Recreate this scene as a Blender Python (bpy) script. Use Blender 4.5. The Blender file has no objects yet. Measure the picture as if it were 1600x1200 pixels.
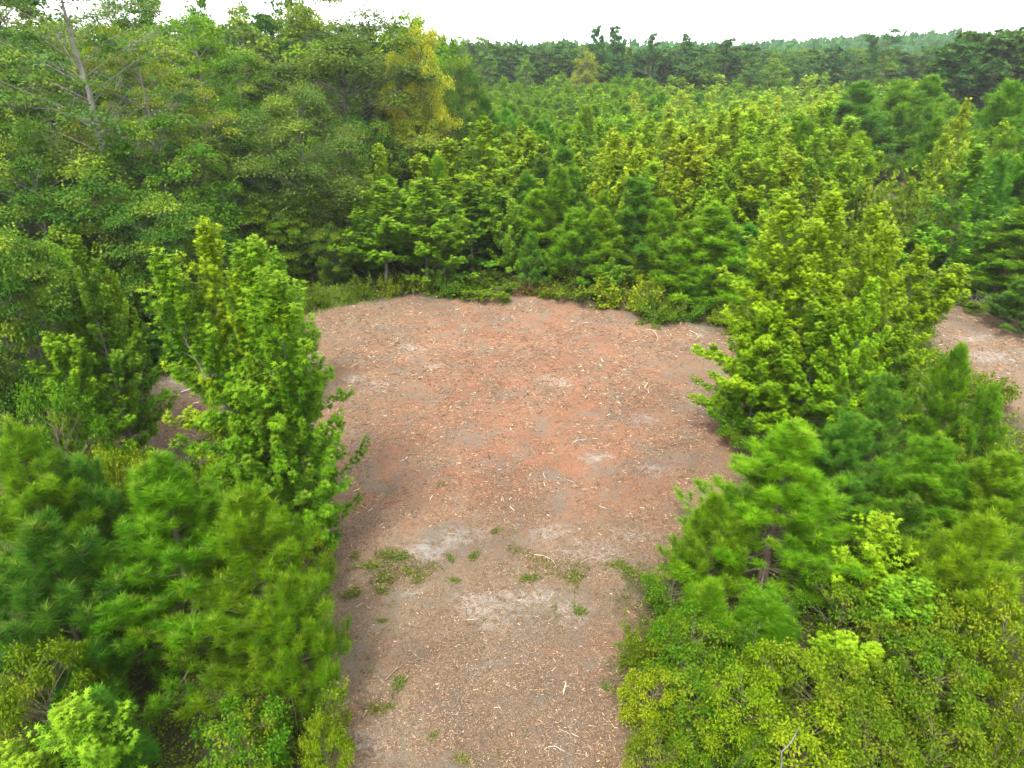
import bpy, math, random
import numpy as np
from mathutils import Vector

# ------------------------------------------------------------------ camera, sky, sun, exposure
S = bpy.context.scene
COL = S.collection
CAM_H = 14.0
FPX = 1070.0                      # focal length in pixels of the 1600 px wide photograph
PITCH = math.atan(512.0 / FPX)    # horizon sits at row 88

cam_d = bpy.data.cameras.new('camera')
cam = bpy.data.objects.new('camera', cam_d)
COL.objects.link(cam)
cam.location = (0, 0, CAM_H)
cam.rotation_euler = (math.pi / 2 - PITCH, 0, 0)
cam_d.sensor_width = 36.0
cam_d.lens = FPX / 1600.0 * 36.0
cam_d.clip_start = 0.1
cam_d.clip_end = 4000
S.camera = cam

SUN_EL, SUN_AZ = math.radians(58), math.radians(205)      # high, behind the camera and a little to the left
w = bpy.data.worlds.new('World')
S.world = w
w.use_nodes = True
nt = w.node_tree
nt.nodes.clear()
wo = nt.nodes.new('ShaderNodeOutputWorld')
bg = nt.nodes.new('ShaderNodeBackground')
sky = nt.nodes.new('ShaderNodeTexSky')
sky.sky_type = 'NISHITA'
sky.sun_disc = False
sky.sun_elevation = SUN_EL
sky.sun_rotation = SUN_AZ
sky.air_density = 1.0
sky.dust_density = 3.0
mixc = nt.nodes.new('ShaderNodeMix')
mixc.data_type = 'RGBA'
mixc.inputs['Factor'].default_value = 0.86               # thick even cloud over the clear sky
mixc.inputs['B'].default_value = (11.0, 11.2, 11.2, 1)
nt.links.new(sky.outputs[0], mixc.inputs['A'])
nt.links.new(mixc.outputs['Result'], bg.inputs['Color'])
bg.inputs['Strength'].default_value = 0.06
nt.links.new(bg.outputs[0], wo.inputs['Surface'])

sun_d = bpy.data.lights.new('sun', 'SUN')
sun_d.energy = 1.5
sun_d.angle = math.radians(16)
sun_d.color = (1.0, 0.95, 0.86)
sun = bpy.data.objects.new('sun', sun_d)
COL.objects.link(sun)
sdir = Vector((math.sin(SUN_AZ) * math.cos(SUN_EL), math.cos(SUN_AZ) * math.cos(SUN_EL), math.sin(SUN_EL)))
sun.rotation_euler = (-sdir).to_track_quat('-Z', 'Y').to_euler()
sun.location = (0, -20, 60)

vs = S.view_settings
S.display_settings.display_device = 'sRGB'
vs.view_transform = 'Standard'
vs.look = 'None'
vs.exposure = 2.42
vs.gamma = 1.0
vs.use_curve_mapping = False
cy = S.cycles
cy.use_denoising = True
cy.denoising_input_passes = 'RGB_ALBEDO_NORMAL'
cy.denoising_prefilter = 'NONE'
try:
    cy.denoiser = 'OPENIMAGEDENOISE'
except Exception:
    pass
cy.max_bounces = 7
cy.diffuse_bounces = 4
cy.glossy_bounces = 2
cy.transmission_bounces = 4
cy.volume_bounces = 0
cy.transparent_max_bounces = 4
cy.caustics_reflective = False
cy.caustics_refractive = False
cy.use_adaptive_sampling = True
cy.adaptive_threshold = 0.01

# ------------------------------------------------------------------ where a photo pixel meets the place
CP, SP = math.cos(PITCH), math.sin(PITCH)

def ray(u, v):
    a = (u - 800.0) / FPX
    b = (600.0 - v) / FPX
    return a, CP + b * SP, -SP + b * CP

def ground_pt(u, v):
    dx, dy, dz = ray(u, v)
    s = -CAM_H / dz
    return dx * s, dy * s

def spot(u, v, Y):
    dx, dy, dz = ray(u, v)
    s = Y / dy
    return dx * s, CAM_H + dz * s

def project(x, y, z):
    dz = z - CAM_H
    d = y * CP - dz * SP
    return 800 + FPX * x / d, 600 - FPX * (y * SP + dz * CP) / d

# ------------------------------------------------------------------ noise
def _hash(ix, iy, seed):
    h = (ix.astype(np.int64) * 374761393 + iy.astype(np.int64) * 668265263 + seed * 974711) & 0x7fffffff
    h = ((h ^ (h >> 13)) * 1274126177) & 0x7fffffff
    return ((h ^ (h >> 16)) & 0xffff) / 65535.0

def vnoise(x, y, scale, seed=0):
    x = np.asarray(x, float) / scale
    y = np.asarray(y, float) / scale
    ix, iy = np.floor(x), np.floor(y)
    fx, fy = x - ix, y - iy
    fx, fy = fx * fx * (3 - 2 * fx), fy * fy * (3 - 2 * fy)
    a, b = _hash(ix, iy, seed), _hash(ix + 1, iy, seed)
    c, d = _hash(ix, iy + 1, seed), _hash(ix + 1, iy + 1, seed)
    return (a * (1 - fx) + b * fx) * (1 - fy) + (c * (1 - fx) + d * fx) * fy

def smooth(a, b, x):
    t = np.clip((np.asarray(x, float) - a) / (b - a), 0, 1)
    return t * t * (3 - 2 * t)

def terrain(x, y):
    x = np.asarray(x, float)
    y = np.asarray(y, float)
    z = 0.22 * (vnoise(x, y, 9.0, 3) - 0.5)
    far = smooth(60, 160, y)
    z = z + far * 1.2 * (vnoise(x, y, 70.0, 5) - 0.5)
    z = z + 2.2 * smooth(118, 185, y)
    z = z + smooth(330, 520, y) * (-1.5 + 8.5 * smooth(110, 300, x) + 2.5 * vnoise(x, y, 160, 8))
    return z

def tz(x, y):
    return float(terrain(np.array([x]), np.array([y]))[0])

# ------------------------------------------------------------------ cleared ground: the glade and its two tracks
POLY_PX = [
    [(525, 1290), (505, 1120), (490, 980), (485, 880), (470, 800), (450, 700), (430, 600), (415, 520), (470, 492), (600, 469),
     (720, 464), (820, 461), (900, 471), (1000, 498), (1135, 513), (1200, 560), (1190, 640), (1160, 700), (1130, 800), (1090, 880),
     (1010, 955), (985, 1050), (985, 1290)],
    [(185, 610), (240, 588), (330, 580), (470, 555), (520, 640), (400, 668), (300, 690), (250, 712), (165, 735), (175, 660)],
    [(1440, 500), (1490, 482), (1600, 490), (1760, 515), (1760, 690), (1600, 668), (1560, 610), (1470, 570)],
    [(1366, 228), (1398, 226), (1402, 262), (1380, 266)],
    [(1405, 250), (1436, 246), (1442, 292), (1412, 296)],
    [(1552, 262), (1580, 260), (1584, 282), (1556, 284)],
]
POLYS = [np.array([ground_pt(*q) for q in p]) for p in POLY_PX]

def poly_sdf(P, x, y):
    d = np.full(x.shape, 1e9)
    inside = np.zeros(x.shape, bool)
    n = len(P)
    for i in range(n):
        ax, ay = P[i]
        bx, by = P[(i + 1) % n]
        ex, ey = bx - ax, by - ay
        t = np.clip(((x - ax) * ex + (y - ay) * ey) / (ex * ex + ey * ey), 0, 1)
        d = np.minimum(d, np.hypot(x - ax - t * ex, y - ay - t * ey))
        c = ((ay > y) != (by > y)) & (x < (bx - ax) * (y - ay) / (by - ay + 1e-12) + ax)
        inside ^= c
    return np.where(inside, d, -d)

def cleared_sdf(x, y):
    x = np.asarray(x, float)
    y = np.asarray(y, float)
    d = np.full(x.shape, -1e9)
    for P in POLYS:
        d = np.maximum(d, poly_sdf(P, x, y))
    return d + 1.5 * (vnoise(x, y, 1.7, 91) - 0.5) + 0.7 * (vnoise(x, y, 0.5, 92) - 0.5)

# ------------------------------------------------------------------ materials
def new_mat(name):
    m = bpy.data.materials.new(name)
    m.use_nodes = True
    t = m.node_tree
    t.nodes.clear()
    return m, t

def N(t, kind, **kw):
    n = t.nodes.new(kind)
    for k, v in kw.items():
        setattr(n, k, v)
    return n

def noise_node(t, scale, detail=4, rough=0.6, vec=None, dist=0.0):
    n = N(t, 'ShaderNodeTexNoise')
    n.inputs['Scale'].default_value = scale
    n.inputs['Detail'].default_value = detail
    n.inputs['Roughness'].default_value = rough
    n.inputs['Distortion'].default_value = dist
    if vec is not None:
        t.links.new(vec, n.inputs['Vector'])
    return n

def ramp(t, fac, stops):
    r = N(t, 'ShaderNodeValToRGB')
    e = r.color_ramp.elements
    while len(e) < len(stops):
        e.new(0.5)
    for el, (p, c) in zip(e, stops):
        el.position = p
        el.color = (*c, 1) if len(c) == 3 else c
    t.links.new(fac, r.inputs['Fac'])
    return r

def mixcol(t, fac, a, b, blend='MIX'):
    m = N(t, 'ShaderNodeMix', data_type='RGBA', blend_type=blend)
    for key, val in (('Factor', fac), ('A', a), ('B', b)):
        s = m.inputs[key]
        if hasattr(val, 'is_linked') or hasattr(val, 'links'):
            t.links.new(val, s)
        elif key == 'Factor':
            s.default_value = val
        else:
            s.default_value = (*val, 1)
    return m.outputs['Result']

def math_node(t, op, a, b=None, clamp=False):
    m = N(t, 'ShaderNodeMath', operation=op, use_clamp=clamp)
    for i, v in enumerate((a, b)):
        if v is None:
            continue
        if hasattr(v, 'links'):
            t.links.new(v, m.inputs[i])
        else:
            m.inputs[i].default_value = v
    return m.outputs[0]

def leaf_material(name, trans=0.36, rough=0.55, spec=0.06, tip=(0.27, 0.325, 0.022), tipmix=0.75, vary=0.5, tcol=(1.1, 1.25, 0.5)):
    m, t = new_mat(name)
    out = N(t, 'ShaderNodeOutputMaterial')
    oi = N(t, 'ShaderNodeObjectInfo')
    rnd = N(t, 'ShaderNodeAttribute', attribute_name='rnd')
    tin = N(t, 'ShaderNodeAttribute', attribute_name='tint')
    hsv = N(t, 'ShaderNodeHueSaturation')
    t.links.new(oi.outputs['Color'], hsv.inputs['Color'])
    v = math_node(t, 'MULTIPLY_ADD', rnd.outputs['Fac'], vary)
    t.nodes[-1].inputs[2].default_value = 1.0 - vary * 0.5
    t.links.new(v, hsv.inputs['Value'])
    h = math_node(t, 'MULTIPLY_ADD', rnd.outputs['Fac'], -0.035)
    t.nodes[-1].inputs[2].default_value = 0.5175
    h2 = math_node(t, 'MULTIPLY_ADD', oi.outputs['Random'], 0.03)
    t.nodes[-1].inputs[2].default_value = -0.015
    t.links.new(math_node(t, 'ADD', h, h2), hsv.inputs['Hue'])
    f = math_node(t, 'MULTIPLY', tin.outputs['Fac'], tipmix)
    col = mixcol(t, f, hsv.outputs['Color'], tip)
    pb = N(t, 'ShaderNodeBsdfPrincipled')
    t.links.new(col, pb.inputs['Base Color'])
    pb.inputs['Roughness'].default_value = rough
    pb.inputs['Specular IOR Level'].default_value = spec
    tr = N(t, 'ShaderNodeBsdfTranslucent')
    t.links.new(mixcol(t, 1.0, col, tcol, 'MULTIPLY'), tr.inputs['Color'])
    mx = N(t, 'ShaderNodeMixShader')
    mx.inputs['Fac'].default_value = trans
    t.links.new(pb.outputs[0], mx.inputs[1])
    t.links.new(tr.outputs[0], mx.inputs[2])
    t.links.new(mx.outputs[0], out.inputs['Surface'])
    return m

def bark_material(name, a, b, scale=6.0):
    m, t = new_mat(name)
    out = N(t, 'ShaderNodeOutputMaterial')
    tc = N(t, 'ShaderNodeTexCoord')
    mp = N(t, 'ShaderNodeMapping')
    mp.inputs['Scale'].default_value = (1, 1, 0.25)
    t.links.new(tc.outputs['Object'], mp.inputs['Vector'])
    n = noise_node(t, scale, 5, 0.65, mp.outputs[0], 0.4)
    r = ramp(t, n.outputs['Fac'], [(0.3, a), (0.7, b)])
    pb = N(t, 'ShaderNodeBsdfPrincipled')
    pb.inputs['Roughness'].default_value = 0.9
    pb.inputs['Specular IOR Level'].default_value = 0.1
    t.links.new(r.outputs[0], pb.inputs['Base Color'])
    bp = N(t, 'ShaderNodeBump')
    bp.inputs['Strength'].default_value = 0.6
    bp.inputs['Distance'].default_value = 0.02
    t.links.new(n.outputs['Fac'], bp.inputs['Height'])
    t.links.new(bp.outputs[0], pb.inputs['Normal'])
    t.links.new(pb.outputs[0], out.inputs['Surface'])
    return m

M_LEAF = leaf_material('broad_leaf')
M_NEEDLE = leaf_material('pine_needle', trans=0.30, rough=0.55, spec=0.06, tip=(0.20, 0.25, 0.03), tipmix=0.5, vary=0.5)
M_SHRUB = leaf_material('shrub_leaf', vary=0.9, tip=(0.30, 0.29, 0.02), tipmix=0.5)
M_GRASS = leaf_material('grass_blade', trans=0.35, tip=(0.30, 0.25, 0.09), tipmix=0.8)
M_BARK = bark_material('brown_bark', (0.07, 0.052, 0.04), (0.17, 0.135, 0.105))
M_GREY = bark_material('grey_bark', (0.10, 0.093, 0.082), (0.25, 0.235, 0.21))
M_OAK = bark_material('oak_bark', (0.06, 0.055, 0.048), (0.15, 0.14, 0.125))
M_TWIG = bark_material('dead_twig', (0.10, 0.075, 0.055), (0.21, 0.165, 0.125))
M_PALE = bark_material('split_wood', (0.27, 0.20, 0.135), (0.48, 0.40, 0.30), 14)
M_BLEACH = bark_material('bleached_wood', (0.29, 0.27, 0.24), (0.50, 0.46, 0.42), 14)

def chip_material():
    m, t = new_mat('wood_chip')
    out = N(t, 'ShaderNodeOutputMaterial')
    rnd = N(t, 'ShaderNodeAttribute', attribute_name='rnd')
    r = ramp(t, rnd.outputs['Fac'], [(0.0, (0.06, 0.038, 0.026)), (0.25, (0.11, 0.064, 0.04)), (0.45, (0.19, 0.112, 0.066)),
                                     (0.68, (0.27, 0.178, 0.108)), (0.88, (0.37, 0.26, 0.165)), (1.0, (0.50, 0.40, 0.28))])
    pb = N(t, 'ShaderNodeBsdfPrincipled')
    pb.inputs['Roughness'].default_value = 0.85
    pb.inputs['Specular IOR Level'].default_value = 0.15
    t.links.new(r.outputs[0], pb.inputs['Base Color'])
    t.links.new(pb.outputs[0], out.inputs['Surface'])
    return m
M_CHIP = chip_material()

def ground_material():
    m, t = new_mat('ground')
    out = N(t, 'ShaderNodeOutputMaterial')
    tc = N(t, 'ShaderNodeTexCoord')
    O = tc.outputs['Object']
    clr = N(t, 'ShaderNodeAttribute', attribute_name='cleared')
    red = N(t, 'ShaderNodeAttribute', attribute_name='red')
    sand = N(t, 'ShaderNodeAttribute', attribute_name='sand')
    n1 = noise_node(t, 0.9, 6, 0.65, O, 0.6)
    n2 = noise_node(t, 5.0, 6, 0.7, O, 0.8)
    n3 = noise_node(t, 34.0, 5, 0.75, O, 1.0)
    n4 = noise_node(t, 13.0, 5, 0.8, O, 1.5)
    n3m = math_node(t, 'ADD', math_node(t, 'MULTIPLY', n3.outputs['Fac'], 0.62), math_node(t, 'MULTIPLY', n4.outputs['Fac'], 0.38))
    nfib = noise_node(t, 80.0, 3, 0.7, O, 2.5)
    # brown mulch, redder where the shredded pine lies thick
    brown = ramp(t, n3m, [(0.34, (0.040, 0.029, 0.021)), (0.5, (0.178, 0.126, 0.083)), (0.66, (0.40, 0.305, 0.205))])
    redc = ramp(t, n3m, [(0.34, (0.085, 0.035, 0.021)), (0.5, (0.25, 0.114, 0.067)), (0.66, (0.42, 0.245, 0.155))])
    rf = math_node(t, 'ADD', math_node(t, 'MULTIPLY', math_node(t, 'SUBTRACT', n2.outputs['Fac'], 0.5), 2.6),
                   math_node(t, 'ADD', red.outputs['Fac'], math_node(t, 'MULTIPLY', math_node(t, 'SUBTRACT', n1.outputs['Fac'], 0.5), 2.2)), True)
    mul = mixcol(t, rf, brown.outputs[0], redc.outputs[0])
    # grey topsoil showing through, pale sand where it is scraped bare
    gs = ramp(t, n3.outputs['Fac'], [(0.3, (0.088, 0.073, 0.057)), (0.7, (0.235, 0.202, 0.160))])
    ng = noise_node(t, 0.55, 7, 0.7, O, 0.8)
    gm = ramp(t, math_node(t, 'ADD', ng.outputs['Fac'], math_node(t, 'MULTIPLY', math_node(t, 'SUBTRACT', n2.outputs['Fac'], 0.5), 0.9)),
              [(0.50, (0, 0, 0)), (0.63, (0.9, 0.9, 0.9))])
    mul = mixcol(t, gm.outputs[0], mul, gs.outputs[0])
    sc = ramp(t, n3.outputs['Fac'], [(0.3, (0.19, 0.174, 0.150)), (0.7, (0.40, 0.37, 0.325))])
    sf = math_node(t, 'ADD', math_node(t, 'MULTIPLY', sand.outputs['Fac'], 0.8),
                   math_node(t, 'ADD', math_node(t, 'MULTIPLY', math_node(t, 'SUBTRACT', n2.outputs['Fac'], 0.5), 3.4),
                             math_node(t, 'MULTIPLY', math_node(t, 'SUBTRACT', n1.outputs['Fac'], 0.62), 2.0)), True)
    sf = math_node(t, 'MULTIPLY', sf, math_node(t, 'MULTIPLY', sand.outputs['Fac'], 2.0, True))
    mul = mixcol(t, sf, mul, sc.outputs[0])
    nb = noise_node(t, 0.28, 5, 0.6, O, 1.2)
    mott = ramp(t, nb.outputs['Fac'], [(0.35, (0.88, 0.88, 0.89)), (0.5, (1.05, 1.05, 1.05)), (0.66, (1.22, 1.21, 1.18))])
    mul = mixcol(t, 1.0, mul, mott.outputs[0], 'MULTIPLY')
    # leaf litter and low growth outside the cleared ground
    lit = ramp(t, n3.outputs['Fac'], [(0.3, (0.035, 0.03, 0.018)), (0.5, (0.06, 0.06, 0.028)), (0.72, (0.10, 0.085, 0.045))])
    cf = math_node(t, 'ADD', clr.outputs['Fac'], math_node(t, 'MULTIPLY', math_node(t, 'SUBTRACT', n2.outputs['Fac'], 0.5), 2.0), True)
    col = mixcol(t, cf, lit.outputs[0], mul)
    pb = N(t, 'ShaderNodeBsdfPrincipled')
    pb.inputs['Roughness'].default_value = 0.95
    pb.inputs['Specular IOR Level'].default_value = 0.08
    t.links.new(col, pb.inputs['Base Color'])
    hh = math_node(t, 'ADD', math_node(t, 'MULTIPLY', n3.outputs['Fac'], 0.7), math_node(t, 'MULTIPLY', nfib.outputs['Fac'], 0.5))
    bp = N(t, 'ShaderNodeBump')
    bp.inputs['Strength'].default_value = 0.9
    bp.inputs['Distance'].default_value = 0.10
    t.links.new(hh, bp.inputs['Height'])
    t.links.new(bp.outputs[0], pb.inputs['Normal'])
    t.links.new(pb.outputs[0], out.inputs['Surface'])
    return m
M_GROUND = ground_material()

# ------------------------------------------------------------------ mesh helpers
class MB:
    """collects triangles and quads with per-face rnd / tint"""
    def __init__(self):
        self.v, self.f3, self.f4, self.a3, self.a4 = [], [], [], [], []
        self.n = 0

    def add(self, V, F, rnd=None, tint=None):
        V = np.asarray(V, np.float32).reshape(-1, 3)
        F = np.asarray(F, np.int64)
        k = len(F)
        A = np.zeros((k, 2), np.float32)
        A[:, 0] = 0.5 if rnd is None else rnd
        A[:, 1] = 0.0 if tint is None else tint
        self.v.append(V)
        if F.shape[1] == 3:
            self.f3.append(F + self.n); self.a3.append(A)
        else:
            self.f4.append(F + self.n); self.a4.append(A)
        self.n += len(V)

    def tube(self, pts, radii, n=5, cap=False):
        P = np.asarray(pts, float)
        R = np.asarray(radii, float)
        T = np.gradient(P, axis=0)
        T /= np.linalg.norm(T, axis=1)[:, None] + 1e-9
        ref = np.array([1.0, 0, 0]) if abs(T[0, 0]) < 0.8 else np.array([0, 1.0, 0])
        A = np.cross(T, ref)
        A /= np.linalg.norm(A, axis=1)[:, None] + 1e-9
        B = np.cross(T, A)
        ang = np.arange(n) * 2 * math.pi / n
        V = P[:, None, :] + R[:, None, None] * (np.cos(ang)[None, :, None] * A[:, None, :] + np.sin(ang)[None, :, None] * B[:, None, :])
        m = len(P)
        i = np.arange(m - 1)[:, None] * n
        j = np.arange(n)[None, :]
        j2 = (j + 1) % n
        F = np.stack([i + j, i + j2, i + n + j2, i + n + j], -1).reshape(-1, 4)
        self.add(V.reshape(-1, 3), F)

    def mesh(self, name, mats, smooth_shade=False, mat_index=None):
        V = np.concatenate(self.v) if self.v else np.zeros((0, 3), np.float32)
        f3 = np.concatenate(self.f3) if self.f3 else np.zeros((0, 3), np.int64)
        f4 = np.concatenate(self.f4) if self.f4 else np.zeros((0, 4), np.int64)
        A = np.concatenate(self.a3 + self.a4) if (self.a3 or self.a4) else np.zeros((0, 2), np.float32)
        me = bpy.data.meshes.new(name)
        me.vertices.add(len(V))
        me.vertices.foreach_set('co', V.astype(np.float32).ravel())
        loops = np.concatenate([f3.ravel(), f4.ravel()]).astype(np.int32)
        me.loops.add(len(loops))
        me.loops.foreach_set('vertex_index', loops)
        starts = np.concatenate([np.arange(len(f3)) * 3, len(f3) * 3 + np.arange(len(f4)) * 4]).astype(np.int32)
        me.polygons.add(len(starts))
        me.polygons.foreach_set('loop_start', starts)
        for i, nm in enumerate(('rnd', 'tint')):
            at = me.attributes.new(nm, 'FLOAT', 'FACE')
            at.data.foreach_set('value', np.ascontiguousarray(A[:, i], np.float32))
        if smooth_shade:
            me.polygons.foreach_set('use_smooth', np.ones(len(starts), bool))
        for mt in (mats if isinstance(mats, (list, tuple)) else [mats]):
            me.materials.append(mt)
        me.update(calc_edges=True)
        return me

def unit(a):
    return a / (np.linalg.norm(a, axis=-1, keepdims=True) + 1e-9)

DIAMOND = (np.array([(0, 0, 0), (0.48, 0.36, 0.05), (1, 0, -0.05), (0.48, -0.36, 0.05)], float), np.array([[0, 1, 2, 3]]))
OVAL = (np.array([(0, 0, 0), (0.5, 0.27, 0.04), (1, 0, -0.06), (0.5, -0.27, 0.04)], float), np.array([[0, 1, 2, 3]]))

def _star(lobes, wd):
    V, F = [], []
    for k, (deg, r) in enumerate(lobes):
        a = math.radians(deg)
        d = np.array([math.cos(a), math.sin(a), 0])
        p = np.array([-d[1], d[0], 0])
        c = np.array([0.22, 0, 0.03])
        V += [c - d * 0.1 + p * wd, c - d * 0.1 - p * wd, c + d * r + np.array([0, 0, -0.10])]
        F.append([3 * k, 3 * k + 1, 3 * k + 2])
    return np.array(V), np.array(F)
STAR5 = _star([(-105, .5), (-52, .72), (0, .8), (52, .72), (105, .5)], 0.19)
STAR3 = _star([(-72, .66), (0, .8), (72, .66)], 0.30)
NEEDLE = (np.array([(0, -0.5, 0), (0, 0.5, 0), (1, 0, 0)], float), np.array([[0, 1, 2]]))

def scatter(mb, tmpl, P, D, Nn, size, rnd, tint, width=None):
    """one leaf per row: axis D, normal about Nn"""
    T, F = tmpl
    D = unit(D)
    Sd = unit(np.cross(Nn, D))
    Nn = np.cross(D, Sd)
    size = np.broadcast_to(np.asarray(size, float), (len(P),))
    wsz = size if width is None else np.broadcast_to(np.asarray(width, float), (len(P),))
    V = (P[:, None, :] + D[:, None, :] * (T[None, :, 0:1] * size[:, None, None])
         + Sd[:, None, :] * (T[None, :, 1:2] * wsz[:, None, None]) + Nn[:, None, :] * (T[None, :, 2:3] * size[:, None, None]))
    k = len(T)
    FF = (F[None, :, :] + (np.arange(len(P)) * k)[:, None, None]).reshape(-1, F.shape[1])
    mb.add(V.reshape(-1, 3), FF, np.repeat(rnd, len(F)), np.repeat(tint, len(F)))

def curve(p0, az, el0, el1, L, n, rng, wig=0.08):
    pts = [np.array(p0, float)]
    for i in range(n):
        e = el0 + (el1 - el0) * (i + 0.5) / n
        a = az + rng.normal(0, wig)
        e += rng.normal(0, wig)
        pts.append(pts[-1] + (L / n) * np.array([math.cos(a) * math.cos(e), math.sin(a) * math.cos(e), math.sin(e)]))
    return np.array(pts)

def sample_line(P, s):
    """point and direction at fraction s of a polyline with even steps"""
    k = s * (len(P) - 1)
    i = min(int(k), len(P) - 2)
    f = k - i
    d = P[i + 1] - P[i]
    return P[i] + d * f, d / (np.linalg.norm(d) + 1e-9)

def azel(d):
    return math.atan2(d[1], d[0]), math.asin(max(-1, min(1, d[2])))

def leaf_twigs(mb, twigs, per_m, size, tmpl, rng, jit=0.07, H=1.0, droop=0.25, up=0.8, tintf=0.5, base=2):
    """leaves round every twig; twigs = (p0, p1, tint)"""
    P0, D, Tn, Z = [], [], [], []
    for a, b, tn in twigs:
        L = np.linalg.norm(b - a)
        k = base + rng.poisson(per_m * L)
        s = rng.random(k) ** 0.75
        P0.append(a + (b - a) * s[:, None])
        D.append(np.repeat(((b - a) / (L + 1e-9))[None], k, 0))
        Tn.append(np.full(k, tn) * (0.3 + 0.7 * s))
    P = np.concatenate(P0); D = np.concatenate(D); Tn = np.concatenate(Tn)
    n = len(P)
    rad = unit(rng.normal(size=(n, 3)))
    rad = unit(rad - D * np.sum(rad * D, 1, keepdims=True))
    ax = unit(rad * 0.9 + D * 0.45 + np.array([0, 0, -droop]) + rng.normal(0, 0.18, (n, 3)))
    nn = unit(np.array([0, 0, up]) + D * 0.25 + rng.normal(0, 0.38, (n, 3)))
    P = P + rad * (jit * (0.3 + rng.random(n)))[:, None]
    sz = size * (0.7 + 0.55 * rng.random(n))
    tint = np.clip(Tn * tintf * (0.5 + rng.random(n)), 0, 1)
    scatter(mb, tmpl, P, ax, nn, sz, rng.random(n), tint)

# ------------------------------------------------------------------ kinds of tree (each built once, then copied)
def kind_gum(seed, H=9.0, R=2.4, nb=52, size=0.14, per_m=90, tmpl=STAR5, low=0.08, bark=None, name='gum', nlead=0, tubes=5, sub=1.0, up=1.0):
    """young sweetgum: straight leader, ascending limbs with upturned leafy shoots"""
    rng = np.random.default_rng(seed)
    tr, br, cr = MB(), MB(), MB()
    z = np.linspace(0, H, 9)
    wob = rng.normal(0, 0.06, (9, 2)).cumsum(0) * 0.5
    wob[0] = 0
    T = np.column_stack([wob[:, 0], wob[:, 1], z])
    tr.tube(T, np.interp(z / H, [0, 0.05, 1], [0.017 * H * 0.8, 0.012 * H * 0.8, 0.006]), 7)
    leaders = [(T, 1.0)]
    for k in range(nlead):
        s = 0.25 + 0.25 * rng.random()
        p, d = sample_line(T, s)
        hh = H * (0.80 + 0.14 * rng.random()) - p[2]
        L = curve(p, rng.random() * 6.28, math.radians(48), math.radians(88), hh * 1.12, 7, rng, 0.05)
        br.tube(L, np.linspace(0.006 * H, 0.006, 8), 5)
        leaders.append((L, 0.7))
    twigs = []
    az = rng.random() * 6.28
    for Ld, wgt in leaders:
        m = int(nb * wgt)
        z0, z1 = Ld[0, 2], Ld[-1, 2]
        for i in range(m):
            f = (i + rng.random() * 0.8) / m
            f = f ** 0.92
            if wgt == 1.0 and f < low:
                f = low + (0.96 - low) * rng.random() * 0.6
            if wgt < 1.0:
                f = 0.2 + 0.8 * f
            az += 2.4 + rng.normal(0, 0.35)
            p, d = sample_line(Ld, min(f, 0.985))
            t = p[2] / H
            pr = (0.72 + 0.28 * min(1, t / 0.28)) if t < 0.28 else ((1 - t) / 0.72) ** 0.72
            L = R * (pr + 0.05) * (0.62 + 0.55 * rng.random()) * (1.0 if wgt == 1 else 0.72)
            e0 = math.radians(8 + 42 * t + rng.normal(0, 6))
            e1 = e0 + math.radians(4 + 30 * rng.random()) * up * (0.6 + 0.9 * t)
            C = curve(p, az, e0, e1, L * 1.08, 6, rng)
            br.tube(C, np.linspace(max(0.007, 0.011 * L), 0.004, 7), 4)
            nt_ = max(3, int(L / 0.19 * sub))
            for q in range(nt_):
                s = 0.16 + 0.84 * (q + rng.random()) / nt_
                a, dd = sample_line(C, min(s, 0.999))
                ba, be = azel(dd)
                sd = 1 if q % 2 else -1
                tl = (0.16 + 0.42 * rng.random()) * (0.55 + 0.5 * (1 - s)) * (R / 2.4) ** 0.5
                ea = be + math.radians(rng.uniform(5, 45))
                aa = ba + sd * math.radians(rng.uniform(20, 65))
                b = a + tl * np.array([math.cos(aa) * math.cos(ea), math.sin(aa) * math.cos(ea), math.sin(ea)])
                twigs.append((a, b, 0.15 + 0.85 * s * t))
            tip, dd = sample_line(C, 1.0)
            ba, be = azel(dd)
            el = min(1.45, be + 0.35)
            tl = 0.3 + 0.3 * rng.random()
            twigs.append((tip, tip + tl * np.array([math.cos(ba) * math.cos(el), math.sin(ba) * math.cos(el), math.sin(el)]), 0.35 + 0.65 * t))
        top = Ld[-1]
        for k in range(7):
            a = top - np.array([0, 0, 0.12 * k])
            aa = rng.random() * 6.28
            twigs.append((a, a + np.array([math.cos(aa) * 0.16, math.sin(aa) * 0.16, 0.26]), 1.0))
    leaf_twigs(cr, twigs, per_m, size, tmpl, rng, jit=size * 0.55)
    bark = bark or M_GREY
    return dict(H=H, R=R, parts=[('trunk', tr, bark), ('limbs', br, bark), ('crown', cr, M_LEAF)], name=name)

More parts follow.
